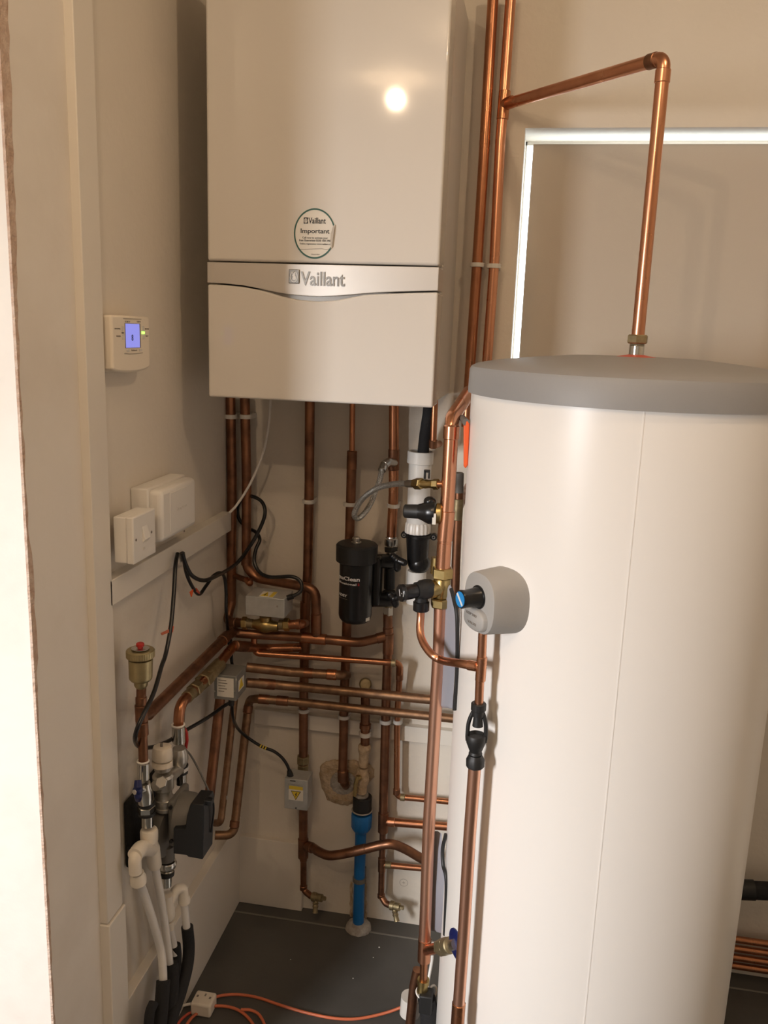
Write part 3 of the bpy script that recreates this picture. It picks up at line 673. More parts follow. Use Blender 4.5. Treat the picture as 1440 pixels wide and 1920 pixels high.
part('cable_gland', MB().cyl(at(434, 1310, .235), at(434, 1322, .235), .0065, 18), 'blacksoft', zv)
zv, a, c = mbox('light grey valve box with a yellow high voltage label low on the wall', (533.5, 1459), (576, 1521), .10, .052)
part('slot', MB().box((a.x + .014, -.1003, a.z - .006), (a.x + .028, -.0995, a.z - .0035)), 'ink', zv)
ww = c.x - a.x
lett('PROTECTED', (a.x + .008, -.1003, a.z - .0165), XV, ZV, ww - .018, .0038, 'steel', zv, 'print')
part('warning_stripe', MB().box((a.x + .012, -.1006, a.z - .027), (c.x - .012, -.0998, a.z - .018)), 'yellow', zv)
lp = part('label_paper', MB().box((a.x + .011, -.1004, a.z - .056), (c.x - .011, -.0998, a.z - .027)), 'paper', zv)
cx_ = (a.x + c.x) / 2; zt = a.z - .031
part('triangle_edge', MB().prism([(cx_ - .0125, -.1003, zt), (cx_ + .0125, -.1003, zt), (cx_, -.1003, zt - .024)], (0, -.0006, 0)), 'ink', lp)
part('warning_triangle', MB().prism([(cx_ - .0105, -.1003, zt - .0012), (cx_ + .0105, -.1003, zt - .0012), (cx_, -.1003, zt - .0212)], (0, -.0009, 0)), 'yellow', lp)
part('flash', MB().prism([(cx_ + .001, -.1003, zt - .003), (cx_ - .002, -.1003, zt - .010), (cx_, -.1003, zt - .0095), (cx_ - .0005, -.1003, zt - .017), (cx_ + .003, -.1003, zt - .008), (cx_ + .001, -.1003, zt - .0085), (cx_ + .003, -.1003, zt - .003)], (0, -.0012, 0)), 'ink', lp)
q = at(555, 1515, .1003); part('screw', MB().cyl(q, q - YV * .001, .0018, 14), 'ink', zv)
part('cable_gland', MB().lathe(at(545, 1457, .085), at(541, 1440, .085) - at(545, 1457, .085), [(0, .008), (.008, .0078), (.018, .0055)], 18), 'blacksoft', zv)

# ================================================================ magnetic filter
MB.K = 1.05
FO = .105
fc = at(667, 1110, FO); fx, fy = fc.x, fc.y
fz = lambda py: at(667, py, FO).z
zt, zb = fz(1036), fz(1162)
fl_ = thing('magnetic_filter', 'black cylindrical system filter with white and red lettering', 'filter', (fx, fy, zb))
Rf = .0365
part('body', MB().lathe((fx, fy, zb), ZV, [(-.004, .012), (-.001, Rf * .8), (.006, Rf * .95), (.014, Rf), (zt - zb + .006, Rf)], 64), 'black', fl_)
cz0, cz1 = fz(1054), fz(1020)
fcap = part('cap', MB().lathe((fx, fy, cz0), ZV, [(0, Rf + .001), (.004, .0445), (cz1 - cz0 - .004, .0450), (cz1 - cz0, .041), (cz1 - cz0 + .001, .030)], 64, lobes=40, lamp=.008), 'blacksoft', fl_)
part('cap_disc', MB().cyl((fx, fy, cz1), (fx, fy, cz1 + .002), .021, 40), 'darkgrey', fcap)
part('bleed_nut', MB().lathe((fx - .002, fy, cz1 + .001), ZV, [(0, .011), (.004, .011), (.005, .0085), (.013, .0085), (.015, .007)], 24), 'steel', fcap)
part('drain_plug', MB().lathe((fx, fy, zb - .008), ZV, [(0, .005), (.005, .006)], 20), 'steel', fl_)
Rf *= 1.05
wr = lambda a0: ((fx, fy), Rf + .0003, a0)
va = math.atan2(CAM.y - fy, CAM.x - fx)      # bearing of the facing side
def frontang(px): return va + math.asin(max(-1, min(1, (at(px, 1110, FO).x - fx) / Rf)))
def wlett(s, pxr, pyb, w_, cap, m, bold): lett(s, (0, 0, fz(pyb)), XV, ZV, w_, cap, m, fl_, 'print', bold, .0003, wrap=wr(frontang(pxr) - w_ / Rf))
wlett('MagnaClean', 674, 1081, .082, .0085, 'inkwhite', .02)
wlett('Professional', 668, 1089, .066, .0048, 'inkwhite', .01)
lett('2', (0, 0, fz(1089)), XV, ZV, .0042, .0050, 'red', fl_, 'print', .03, .0003, wrap=wr(frontang(670)))
wlett('ADEY', 652, 1112, .030, .0056, 'inkwhite', .02)
wlett('PROFESSIONAL HEATING', 652, 1116.5, .036, .0011, 'inkgrey', 0)
a0 = frontang(690)
b = MB(); sx, sy = fx + math.cos(a0) * (Rf + .0002), fy + math.sin(a0) * (Rf + .0002)
tv = Vector((-math.sin(a0), math.cos(a0), 0)); nv = Vector((math.cos(a0), math.sin(a0), 0)); o_ = Vector((sx, sy, fz(1157)))
b.prism([o_ - tv * .006, o_ + tv * .006, o_ + tv * .006 + ZV * .008, o_ - tv * .006 + ZV * .008], nv * .0006); part('white_sticker', b, 'paper', fl_)
part('red_dot', MB().lathe(at(703, 1090, .075), at(703, 1090, .09) - at(703, 1090, .07), [(0, .011), (.006, .011), (.008, .009)], 28), 'red', fl_)
part('side_manifold', MB().box(at(697, 1046, .095), at(716, 1128, .055)), 'black', fl_, .006)
part('upper_port', MB().cyl(at(700, 1052, .07), at(734, 1052, .045), .016, 28), 'black', fl_)
part('lower_port', MB().cyl(at(698, 1124, .07), at(732, 1124, .045), .0165, 28), 'black', fl_)
# valve column of the filter on the right pipe
vc = thing('filter_valve_set', 'black isolating valves with steel nuts right of the filter', 'valve', at(730, 1155, .04))
part('compression_nut', MB().lathe(at(733, 1023, V), ZV, [(0, .0135), (.004, .0155), (.016, .0155), (.018, .0125), (.021, .0120)], 24), 'steel', vc)
part('hex_nut', MB().nut(at(733, 1022, V), at(733, 1034, V), .0165), 'steel', vc)
part('steel_neck', MB().cyl(at(733, 1033, V), at(733, 1046, V), .011), 'steel', vc)
part('valve_block', MB().cyl(at(733, 1042, .04), at(732, 1064, .04), .0165, ch=.003), 'black', vc)
part('sleeve', MB().cyl(at(731, 1062, .04), at(730, 1104, .04), .0125, 32, ch=.001), 'black', vc)
part('valve_block', MB().cyl(at(730, 1108, .04), at(729, 1134, .04), .0165, ch=.003), 'black', vc)
part('hex_nut', MB().nut(at(728, 1136, V), at(728, 1153, V), .0118), 'steel', vc)
part('steel_neck', MB().cyl(at(729, 1128, V), at(728, 1138, V), .0105), 'dullbrass', vc)
def wing(c, d, s=1.0):
    c = Vector(c); b = MB(); b.ball(c, .0095 * s, 18)
    for e in d: b.sweep([c, c + Vector(e) * .5, c + Vector(e)], [.008 * s, .0085 * s, .0075 * s], 16); b.ball(c + Vector(e), .0078 * s, 16)
    return b
part('wing_handle', wing(at(745, 1050, .085), [(.016, -.004, -.004), (.001, 0, -.020), (-.010, 0, .008)]), 'black', vc)
part('wing_handle', wing(at(739, 1122, .085), [(.012, -.004, .006), (.004, 0, -.014), (-.010, 0, .008)]), 'black', vc)
part('spindle', MB().cyl(at(736, 1051, .04), at(744, 1050, .085), .006, 20), 'black', vc)
part('spindle', MB().cyl(at(733, 1121, .04), at(738, 1122, .085), .006, 20), 'black', vc)

MB.K = 1.03
# ================================================================ hose, waste, valves by the front pipe
FPO = .43
hs = thing('filling_hose', 'braided steel filling hose looping left from the pipe to a brass valve', 'hose', at(672, 972, .12))
hp = [at(735, 868, .055), at(722, 869, .08), at(716, 882, .10), at(712, 900, .11), at(705, 918, .12), at(697, 940, .13), at(685, 960, .14), at(672, 972, .15), at(664, 966, .16), at(670, 949, .17), at(684, 931, .19), at(704, 917, .22), at(726, 910, .26), at(748, 907, .31), at(780, 907, .38)]
part('braid', MB().sweep(smooth(hp, 12), .0058, 18), 'braid', hs)
part('elbow_fitting', MB().sweep(fillet([at(740, 868, V), at(728, 866, .075), at(720, 872, .09)], .012), .0095, 20), 'steel', hs)
part('ferrule', MB().cyl(at(721, 869, .085), at(716, 882, .10), .0085, 22), 'steel', hs)
part('ferrule', MB().cyl(at(764, 907, .35), at(780, 907, .385), .0072, 22), 'steel', hs)
fv = thing('filling_valve', 'small brass isolating valve with black lever joining hose and front pipe', 'valve', at(803, 916, FPO))
part('compression_nut', MB().nut(at(779, 907, FPO - .04), at(791, 907, FPO - .015), .0105), 'brass', fv)
part('body', MB().lathe(at(788, 907, FPO - .02), at(818, 908, FPO) - at(788, 907, FPO - .02), [(0, .0085), (.006, .0070), (.012, .0085), (.020, .0070), (.030, .0078)], 24), 'brass', fv)
part('compression_nut', MB().nut(at(812, 908, FPO - .005), at(823, 908, FPO), .0095), 'brass', fv)
part('tail', MB().cyl(at(820, 908, FPO), at(834, 908, FPO), .006, 18), 'copper2', fv)
b = MB(); c0 = at(799, 898, FPO - .01); b.box((c0.x - .0045, c0.y - .003, c0.z), (c0.x - .0005, c0.y + .003, c0.z + .016)); b.box((c0.x + .0035, c0.y - .003, c0.z + .001), (c0.x + .0065, c0.y + .003, c0.z + .013)); b.box((c0.x - .0045, c0.y - .003, c0.z + .012), (c0.x + .0065, c0.y + .003, c0.z + .017))
part('lever', b, 'black', fv, .001)
# waste pipe
WO = .06
wp = thing('waste_pipe', 'white plastic waste pipe with ribbed nut above the black trap', 'waste pipe', at(788, 1130, WO))
wpx_ = lambda px, py: at(px, py, WO)
part('tube', MB().cyl(wpx_(788, 868), wpx_(783, 984), .0248, 40), 'waste', wp)
part('socket', MB().lathe(wpx_(787.5, 869), wpx_(789, 846) - wpx_(787.5, 869), [(0, .0262), (.001, .0285), (.026, .0285), (.027, .0265), (.021, .0255), (.004, .0240)], 48), 'waste', wp)
part('ribbed_nut', MB().lathe(wpx_(783, 999), wpx_(784, 976) - wpx_(783, 999), [(0, .0270), (.002, .0285), (.020, .0275), (.024, .0255)], 90, lobes=18, lamp=.028), 'whiteplastic', wp)
part('lower_tube', MB().cyl(wpx_(782, 1070), wpx_(779, 1130), .021, 32), 'waste', wp)
tr = thing('waste_trap', 'glossy black waste trap with two screw ears under the white nut', 'trap', wpx_(785, 1075))
c0, c1, c2 = wpx_(784, 999), wpx_(783, 1050), wpx_(790, 1058)
part('body', MB().sweep([c0, c0 - ZV * .01, c1, wpx_(784, 1058)], [.0262, .0262, .0235, .0225], 36).ball(wpx_(786, 1056), .0250, 32).sweep([wpx_(786, 1056), wpx_(796, 1054)], [.0245, .022], 30), 'black', tr)
e = wpx_(786, 1004)
part('flange', MB().lathe(e, ZV, [(-.004, .027), (-.003, .0295), (.003, .0295), (.004, .027)], 40), 'black', tr)
for sx_ in (-1, 1):
    q = e + XV * sx_ * .034
    part('screw_ear', MB().cyl(q + YV * .006, q - YV * .008, .0075, 24, ch=.001).box((q.x - sx_ * .008 - .004, q.y - .004, q.z - .005), (q.x - sx_ * .008 + .004, q.y + .004, q.z + .005)), 'black', tr)
    part('screw', MB().ring(q - YV * .009, YV, .003, .0009, 20, 8), 'darkgrey', tr)
cdp = tag(part('condensate_hose', MB().sweep([at(805, 750, WO + .04), at(803, 775, WO + .035), at(797, 815, WO + .01), at(792, 860, WO)], [.012, .012, .0125, .0125], 28), 'foam', None), 'black foam covered hose dropping from the boiler into the white waste pipe', 'hose')
pipe('thin copper discharge pipe under the right corner of the boiler', [(815, 750, .10), (812, 836, .10), (824, 832, .02)], .0072, M['copper2'], bend=.014, fit=[('elbow_end', (812.4, 824, .10), (812, 840, .095), .0088, 'copper3')])
# pressure relief valve on the front pipe
pr_ = thing('pressure_relief_valve', 'black capped relief valve with gold collar on the front copper pipe', 'valve', at(800, 980, FPO))
part('knob', MB().lathe(at(757, 958, FPO), at(800, 960, FPO) - at(757, 958, FPO), [(0, .0095), (.002, .0120), (.026, .0128), (.030, .0140)], 30), 'blacksoft', pr_)
part('body', MB().lathe(at(784, 959, FPO), at(820, 961, FPO) - at(784, 959, FPO), [(0, .0130), (.006, .0150), (.014, .0190), (.020, .0215), (.030, .0215)], 32), 'black', pr_)
part('lug', MB().ball(at(806, 940, FPO), .011, 20, (1, 1, .8)), 'black', pr_)
part('spec_label', MB().box(at(811, 963, FPO + .0215), at(817, 983, FPO + .018)), 'paper', pr_)
part('collar', MB().cyl(at(817, 962, FPO), at(829, 963, FPO), .0185, 32, ch=.002), 'brass', pr_)
# front pipe
fp = [at(880, 735, .27), at(848, 783, FPO - .01), at(847, 800, FPO), at(845.6, 823, FPO), at(840, 927, FPO), at(834, 1010, FPO), at(829, 1100, FPO)]
fpt = pipe('thick bright copper front pipe above the brass tee, elbowed back at its top', fp, .0126, M['copper'], bend=.02,
     fit=[('elbow_end', (847, 796, FPO), (845.5, 825, FPO), .0140, 'copper'), ('long_coupler', (839, 957, FPO), (833.7, 1014, FPO), .0138, 'copper'), ('bright_sleeve', (833.5, 1016, FPO), (830.5, 1066, FPO), .0130, 'copper')])
cr = thing('brass_tee', 'brass tee with hexagon nuts on the front copper pipe', 'fitting', at(828, 1140, FPO))
part('compression_nut', MB().nut(at(830.5, 1064, FPO), at(829.5, 1084, FPO), .0195), 'brass', cr)
part('body', MB().lathe(at(829.5, 1083, FPO), at(826.5, 1124, FPO) - at(829.5, 1083, FPO), [(0, .013), (.004, .0155), (.030, .0155), (.037, .013)], 32), 'brass', cr)
part('compression_nut', MB().nut(at(827, 1121, FPO), at(826, 1138, FPO), .0195), 'brass', cr)
part('rear_thread', MB().cyl(at(818, 1045, FPO - .03), at(816, 1075, FPO - .03), .009, 24), 'brass', cr)
part('branch', MB().lathe(at(826, 1103, FPO), at(806, 1105, FPO + .015) - at(826, 1103, FPO), [(0, .015), (.010, .015), (.020, .0165), (.024, .0160)], 30), 'brass', cr)
ev = thing('expansion_relief_valve', 'black relief valve with white marks and a knob pointing left of the brass tee', 'valve', at(790, 1145, FPO))
ax0, ax1 = at(808, 1103, FPO + .012), at(752, 1112, FPO + .05)
d_ = ax1 - ax0
part('body', MB().lathe(ax0, d_, [(0, .0165), (.010, .0180), (.020, .0175), (.024, .0150), (.030, .0150)], 32), 'blacksoft', ev)
part('knob', MB().lathe(ax0 + d_.normalized() * .026, d_, [(0, .0125), (.010, .0128), (.028, .0140), (.030, .0155), (.036, .0155), (.038, .0135)], 36, lobes=12, lamp=.02), 'black', ev)
part('outlet', MB().cyl(at(791, 1108, FPO + .02), at(790, 1130, FPO + .02), .0115, 28), 'blacksoft', ev)
part('outlet_nut', MB().cyl(at(790, 1127, FPO + .02), at(789.5, 1145, FPO + .02), .0145, 32, ch=.0015), 'black', ev)
ke = ax0 + d_.normalized() * .058
u_ = (CAM - ke).normalized(); 
for (px0, py0, px1, py1) in ((748.5, 1105, 750, 1118), (753, 1112, 753.8, 1114), (757, 1110, 756, 1119)):
    q0 = at(px0, py0, FPO + .072); q1 = at(px1, py1, FPO + .072)
    part('white_mark', MB().cyl(q0, q1, .0005, 8), 'inkwhite', ev)
RPO = .60
# lower front pipe
pipe('long bright copper front pipe running from the brass tee down to the floor tee', [(826.5, 1130, FPO), (824, 1209, FPO), (819, 1292, FPO), (814, 1380, FPO), (804, 1549, FPO), (799, 1689, FPO), (796, 1765, FPO), (795, 1800, FPO)], .0118, M['copperpink'],
     fit=[('tee_socket', (796.5, 1760, FPO), (795, 1802, FPO), .0130, 'copper'), ('tee_branch', (797, 1781, FPO), (813, 1780, FPO - .012), .0105, 'copper2')])
pipe('thin copper pipe stub below the floor tee into the brass stop valve', [(795, 1796, FPO), (794, 1842, FPO)], .0078, M['copper2'])
un = thing('cylinder_inlet_union', 'brass union with blue disc joining the floor tee to the cylinder', 'fitting', at(835, 1797, .4))
hc = hit(856, 1770); nn = Vector((hc.x - TX, hc.y - TY, 0)).normalized(); hc = Vector((hc.x, hc.y, hc.z))
u0 = at(798, 1782, FPO); ud = hc - u0; uL = ud.length
def upt(t): return u0 + ud * t
part('copper_tail', MB().cyl(upt(.05), upt(.55), .0100, 28), 'copper', un)
part('union_nut', MB().nut(upt(.50), upt(.70), .0158), 'dullbrass', un)
part('union_nut', MB().cyl(upt(.69), upt(.84), .0148, 32, ch=.002), 'dullbrass', un)
part('thread', MB().cyl(upt(.83), upt(1.0), .0100, 24), 'steel', un)
part('blue_disc', MB().lathe(hc - nn * .001, nn, [(0, .027), (.003, .027), (.004, .025)], 48), 'navy', un)
sv = thing('stop_valve', 'small brass stop valve with white rings at the foot of the front pipe', 'valve', at(793, 1880, FPO))
part('body', MB().lathe(at(794, 1836, FPO), at(791, 1868, FPO) - at(794, 1836, FPO), [(0, .0120), (.010, .0125), (.012, .0100), (.028, .0115)], 28), 'brass', sv)
part('white_ring', MB().ring(at(792, 1861, FPO), (0.25, -0.3, 1), .0125, .0018), 'whiteplastic', sv)
part('white_ring', MB().ring(at(811, 1860, FPO - .02), (0.9, -0.6, .3), .0120, .0022), 'whiteplastic', sv)
part('handle', MB().box(at(786, 1868, FPO + .02), at(812, 1884, FPO - .01)), 'blacksoft', sv, .003)
tag(part('insulated_pipe', MB().sweep(smooth([at(800, 1872, FPO), at(804, 1900, FPO), at(805, 1980, FPO)]), .018, 28), 'foam'), 'black foam covered pipe dropping from the stop valve beside the cylinder', 'pipe')
pipe('brown copper pipe leaning left behind the stop valve at the bottom edge', [(783, 1818, .40), (776, 1850, .40), (768, 1930, .40), (764, 1985, .40)], .0098, M['copper3'])
tag(part('white_cable', MB().sweep(smooth([at(812, 1768, .30), at(810, 1800, .30), at(803, 1840, .32), at(800, 1870, .34)]), .0035, 12), 'whiteplastic'), 'short white cable behind the floor tee beside the cylinder', 'cable')
tag(part('pipe_sleeve', MB().cyl(at(771, 1868, .36), at(768, 1900, .36), .021, 36), 'clip'), 'off-white round collar behind the brown pipe at the cable end', 'collar')
# upright behind the front pipe
pipe('dark capped copper pipe standing between the front pipe and the cylinder', [(861, 889, .27), (859.5, 948, .27), (855, 1052, .27), (852, 1150, .27), (850, 1200, .27)], .0088, M['copper3'],
     fit=[('end_cap', (861, 886, .27), (860, 925, .27), .0092, 'darkgrey'), ('tee_socket', (859.5, 935, .27), (857, 975, .27), .0102, 'dullbrass'), ('tee_branch', at(858.3, 955, .27), Vector((at(858.3, 955, .27).x, .003, at(858.3, 955, .27).z)), .0088, 'copper3')])
lv = thing('lever_valve', 'orange lever handle hanging beside the top of the cylinder', 'valve', at(873, 879, .44))
LO = .46
part('lever', MB().prism([at(869, 792, LO), at(876, 787, LO), at(880, 795, LO), at(877, 872, LO), at(873, 879, LO), at(869, 874, LO)], (0, .010, 0)), 'orange', lv, .002)
part('stem', MB().cyl(at(874, 792, LO), at(867, 784, LO - .05), .006, 20), 'darkgrey', lv)
MB.K = 1.0
# ================================================================ temperature relief valve on the cylinder
hb = hit(948, 1124); nn = Vector((-.80, -.60, 0)); tn = Vector((nn.y, -nn.x, 0)) * -1
if tn.x < 0: tn = -tn
zc = hb.z
base_c = Vector((hb.x, hb.y, zc)) - nn * .02
ro = thing('temperature_relief_cover', 'grey moulded insulation cover with black knob on the cylinder side', 'valve cover', base_c - ZV * .055)
f_c = at(896, 1130, .0); 
rr = ray(896, 1130); # face centre on the line nn through base centre, seen at px 896
best = min((abs((lambda q: 720 + 0 * q)(0)), 0) for _ in (0,))
def project(q):
    v = q - CAM; c = Vector((dX.x * v.x + dX.y * v.y + dX.z * v.z, 0, 0))
    cx = Vector((dX.x, dY.x, -dD.x)).dot(v); cy = Vector((dX.y, dY.y, -dD.y)).dot(v); cz = Vector((dX.z, dY.z, -dD.z)).dot(v)
    return 720 + F * cx / cz, 960 + F * cy / cz
L_ = .03
for k in range(200):
    L_ = .03 + k * .001
    if project(base_c + nn * L_)[0] < 897: break
face_c = base_c + nn * L_
def ov(c, w_, h, n=40, e=2.6):
    out = []
    for i in range(n):
        a = 2 * math.pi * i / n; ca, sa = math.cos(a), math.sin(a)
        out.append(c + tn * (w_ * (abs(ca) ** (2 / e)) * (1 if ca >= 0 else -1)) + ZV * (h * (abs(sa) ** (2 / e)) * (1 if sa >= 0 else -1)))
    return out
zf = -.002
part('cover', MB().grid([ov(base_c, .047, .0545), ov(base_c + nn * (L_ * .5), .0455, .052), ov(face_c - nn * .005, .0435, .049), ov(face_c - nn * .001, .0425, .048), ov(face_c, .040, .0455)]), 'covergrey', ro, sharp=50)
part('lower_lobe', MB().grid([ov(face_c + ZV * -.026 - nn * .01, .030, .019), ov(face_c + ZV * -.026 + nn * .006, .029, .018), ov(face_c + ZV * -.026 + nn * .009, .026, .015)]), 'covergrey', ro, sharp=50)
kc = face_c + ZV * .010
part('knob_socket', MB().lathe(kc - nn * .003, nn, [(0, .019), (.005, .019), (.0055, .016)], 40), 'black', ro)
kb = part('knob', MB().lathe(kc, nn + Vector((0, 0, .0)), [(0, .0175), (.010, .0150), (.026, .0140), (.032, .0150), (.034, .0142)], 40), 'black', ro)
cp = part('blue_cap', MB().cyl(kc + nn * .033, kc + nn * .0348, .0125, 36), 'bluecap', kb, label='blue cap with a white stripe')
sd = (tn * -1 + ZV).normalized(); sp_ = sd.cross(nn)
q = kc + nn * .0349
part('white_stripe', MB().prism([q - sd * .0115 - sp_ * .002, q + sd * .0115 - sp_ * .002, q + sd * .0115 + sp_ * .002, q - sd * .0115 + sp_ * .002], nn * .0005), 'inkwhite', kb)
lett('KEEP DRY', face_c + nn * .0095 - ZV * .020 - tn * .018, tn, ZV, .030, .004, 'inkgrey', ro, 'embossed_text')
lett('VALVE', face_c + nn * .0095 - ZV * .034 - tn * .013, tn, ZV, .024, .004, 'inkgrey', ro, 'embossed_text')
# discharge pipework
dp = face_c - nn * .016
RPO = -dp.y
dep = 1.93 - RPO
pipe('copper discharge pipe below the grey cover, teed to the curved pipe', [dp - ZV * .03, at(905, 1190, RPO), at(903, 1240, RPO), at(900, 1269, RPO), at(898, 1320, RPO)], .0072, M['copper'],
     fit=[('tee_socket', (904, 1231, RPO), (900.5, 1277, RPO), .0085, 'copper')])
pipe('thin curved copper discharge pipe crossing in front of the thick front pipe', [at(789.5, 1140, FPO + .02), at(788.5, 1160, FPO + .022), at(787.5, 1180, FPO + .03), at(790, 1196, FPO + .04), at(798, 1213, FPO + .055), at(812, 1229, FPO + .07), at(832, 1239, FPO + .085), at(860, 1243.5, RPO - .03), at(900, 1251, RPO)], .0072, M['copper'], raw=True,
     fit=[('collar', (878, 1247, RPO - .012), (896, 1250, RPO - .002), .0085, 'copper')])
td = thing('tundish', 'black plastic tundish with open window in the discharge pipe', 'tundish', at(891, 1438, RPO))
T = lambda px, py: at(px, py, RPO)
part('top_nut', MB().lathe(T(897, 1332), T(898, 1314) - T(897, 1332), [(0, .0110), (.001, .0122), (.012, .0122), (.0135, .0105)], 36, lobes=10, lamp=.02), 'blacksoft', td)
part('spout', MB().cyl(T(897, 1331), T(895.5, 1361), .0062, 26, r2=.0088), 'blacksoft', td)
part('neck', MB().cyl(T(896.8, 1330), T(896.3, 1342), .0100, 26), 'blacksoft', td)
c0 = T(894, 1365)
for s_ in (-1, 1):
    path = [T(896.3, 1336) + XV * s_ * .0082, T(895.5, 1347) + XV * s_ * .0118, T(894.5, 1360) + XV * s_ * .0143, T(893.5, 1380) + XV * s_ * .0150, T(892.8, 1390) + XV * s_ * .0143]
    part('frame_arm', MB().sweep(smooth(path), [.0034] * 33, 16), 'blacksoft', td)
part('cup', MB().lathe(T(893, 1377), T(891.5, 1414) - T(893, 1377), [(.004, .0110), (0, .0150), (.002, .0163), (.014, .0160), (.022, .0130), (.030, .0100), (.034, .0115)], 36), 'blacksoft', td)
part('bottom_nut', MB().lathe(T(891, 1438), T(891.5, 1412) - T(891, 1438), [(0, .0128), (.002, .0150), (.014, .0150), (.019, .0125), (.022, .0110)], 36, lobes=8, lamp=.02), 'blacksoft', td)
pipe('straight bright copper pipe below the black tundish beside the cylinder', [(890.5, 1432, RPO), (880, 1577, RPO), (870, 1746, RPO), (862, 1858, RPO), (857.5, 1925, RPO), (854, 1990, RPO)], .0106, M['copperpink'],
     fit=[('collar', (860.5, 1880, RPO), (857, 1932, RPO), .0120, 'copper2')])

# ================================================================ grey panels between pipes and cylinder
def panel(pts, edge, label):
    P = [at(*q) for q in pts]
    ro = thing('expansion_vessel', label, 'vessel', min(P, key=lambda v: v.z), None)
    part('body', MB().prism(P, (-.010, .008, 0)), 'vessel', ro, .002)
    part('black_edging', MB().sweep(smooth([at(*q) for q in edge]), .0036, 12), 'blacksoft', ro)
panel([(822, 1092, .40), (846, 1097, .44), (853, 1118, .46), (857, 1165, .475), (854, 1250, .475), (849, 1330, .475), (818, 1326, .40)], [(846, 1104, .455), (851, 1124, .47), (857, 1160, .49), (857, 1250, .485), (852, 1331, .485)], 'upper grey flat panel with black edging between front pipe and cylinder')
panel([(808, 1562, .38), (829, 1563, .42), (830, 1600, .43), (836, 1650, .455), (834, 1752, .455), (804, 1744, .38)], [(836, 1564, .46), (830, 1592, .46), (831, 1622, .47), (837, 1655, .49), (834, 1753, .49)], 'lower grey flat panel with black edging between front pipe and cylinder')

# ================================================================ blue mains pipe, stopcock, wall patch
BO = .045
MB.K = 1.12
mp = thing('mastic_patch', 'rough tan foam ring with grey filler around the pipe hole in the wall', 'filler patch', at(632, 1510, 0))
rnd = random.Random(5)
b = MB()
ro_, ri_ = [], []
out = [(598, 1450), (601, 1434), (612, 1427), (628, 1424), (645, 1424), (662, 1424), (676, 1428), (692, 1432), (703, 1442), (702, 1456), (690, 1470), (678, 1490), (668, 1504), (652, 1511), (632, 1508), (614, 1500), (603, 1478)]
n = 68
outs = []
for i in range(n):
    t = i / n * len(out); k = int(t); f = t - k; a_, b_2 = out[k], out[(k + 1) % len(out)]
    outs.append((a_[0] * (1 - f) + b_2[0] * f + rnd.uniform(-1, 1), a_[1] * (1 - f) + b_2[1] * f + rnd.uniform(-1, 1)))
cx_, cy_ = 640, 1464
rings = [[at(x, y, -.001) for x, y in outs], [at(cx_ + (x - cx_) * .95, cy_ + (y - cy_) * .95, .006 + rnd.uniform(0, .002)) for x, y in outs], [at(cx_ + (x - cx_) * .78, cy_ + (y - cy_) * .78, .010 + rnd.uniform(0, .003)) for x, y in outs], [at(cx_ + (x - cx_) * .45, cy_ + (y - cy_) * .45, .006 + rnd.uniform(0, .002)) for x, y in outs]]
part('foam_ring', MB().grid(rings), 'mastic', mp, sharp=80)
rings = []
for k, (rr_, o_) in enumerate(((24, .008), (22, .012), (16, .0125), (9, .010))):
    rings.append([at(643 + rr_ * math.cos(a_) + rnd.uniform(-.8, .8), 1468 + rr_ * .95 * math.sin(a_) + rnd.uniform(-.8, .8), o_) for a_ in [2 * math.pi * i / 40 for i in range(40)]])
part('mortar', MB().grid(rings), 'mortar', mp, sharp=80)
pipe('short copper riser above the mains stop tap, elbowed into the wall at its top', [(685, 1284, -.01), (685, 1284, .028), (685, 1320, BO), (684.5, 1396, BO)], .0098, M['copper3'], bend=.018,
     fit=[('elbow_end', (685, 1282, .006), (685, 1283, .040), .0135, 'dullbrass'), ('collar', (685, 1356, BO), (684.6, 1366, BO), .0125, 'copper3')])
clip(684.5, 1376, BO, 'bright white clip on the riser above the mains stop tap', 'single wall clips behind the pipe bundle', .0135, .010)
sc_ = thing('stop_tap', 'paint-smeared brass mains stop tap above the blue pipe', 'tap', at(679, 1492, BO))
part('gland_nut', MB().lathe(at(683, 1414, BO), at(684, 1390, BO) - at(683, 1414, BO), [(0, .0105), (.006, .0135), (.016, .0142), (.020, .0140), (.024, .0115)], 28), 'mastic', sc_)
part('neck', MB().cyl(at(683, 1411, BO), at(681, 1436, BO), .0108, 26), 'mastic', sc_)
part('body', MB().lathe(at(678, 1486, BO), at(681, 1428, BO) - at(678, 1486, BO), [(0, .0110), (.010, .0120), (.016, .0110), (.026, .0150), (.042, .0155), (.052, .0120), (.060, .0105)], 30), 'mastic', sc_)
part('drain_tap', MB().sweep([at(671, 1455, BO + .03), at(667, 1470, BO + .032), at(665, 1492, BO + .030)], [.0040, .0046, .0038], 16).ball(at(673, 1458, BO + .02), .0060, 14), 'brass', sc_)
part('spout_rim', MB().cyl(at(678, 1488, BO), at(677.6, 1496, BO), .0155, 26), 'mortar', sc_)
mp_ = thing('mains_water_pipe', 'blue plastic mains water pipe with ribbed blue coupling rising from the floor', 'pipe', at(672, 1745, BO))
part('tube', MB().sweep([at(677, 1548, BO), at(675.5, 1590, BO), at(674, 1640, BO), at(671.5, 1742, BO)], .0127, 32), 'blue', mp_)
part('coupling', MB().lathe(at(677, 1560, BO), at(679, 1514, BO) - at(677, 1560, BO), [(0, .0130), (.004, .0165), (.014, .0225), (.044, .0232), (.048, .0215)], 72, lobes=18, lamp=.022), 'blue', mp_)
part('black_collar', MB().cyl(at(679, 1519, BO), at(679.5, 1492, BO), .0212, 36, ch=.002), 'blacksoft', mp_)
part('edge_bead', MB().ring(at(679, 1518, BO), ZV, .0222, .0016), 'mortar', mp_)
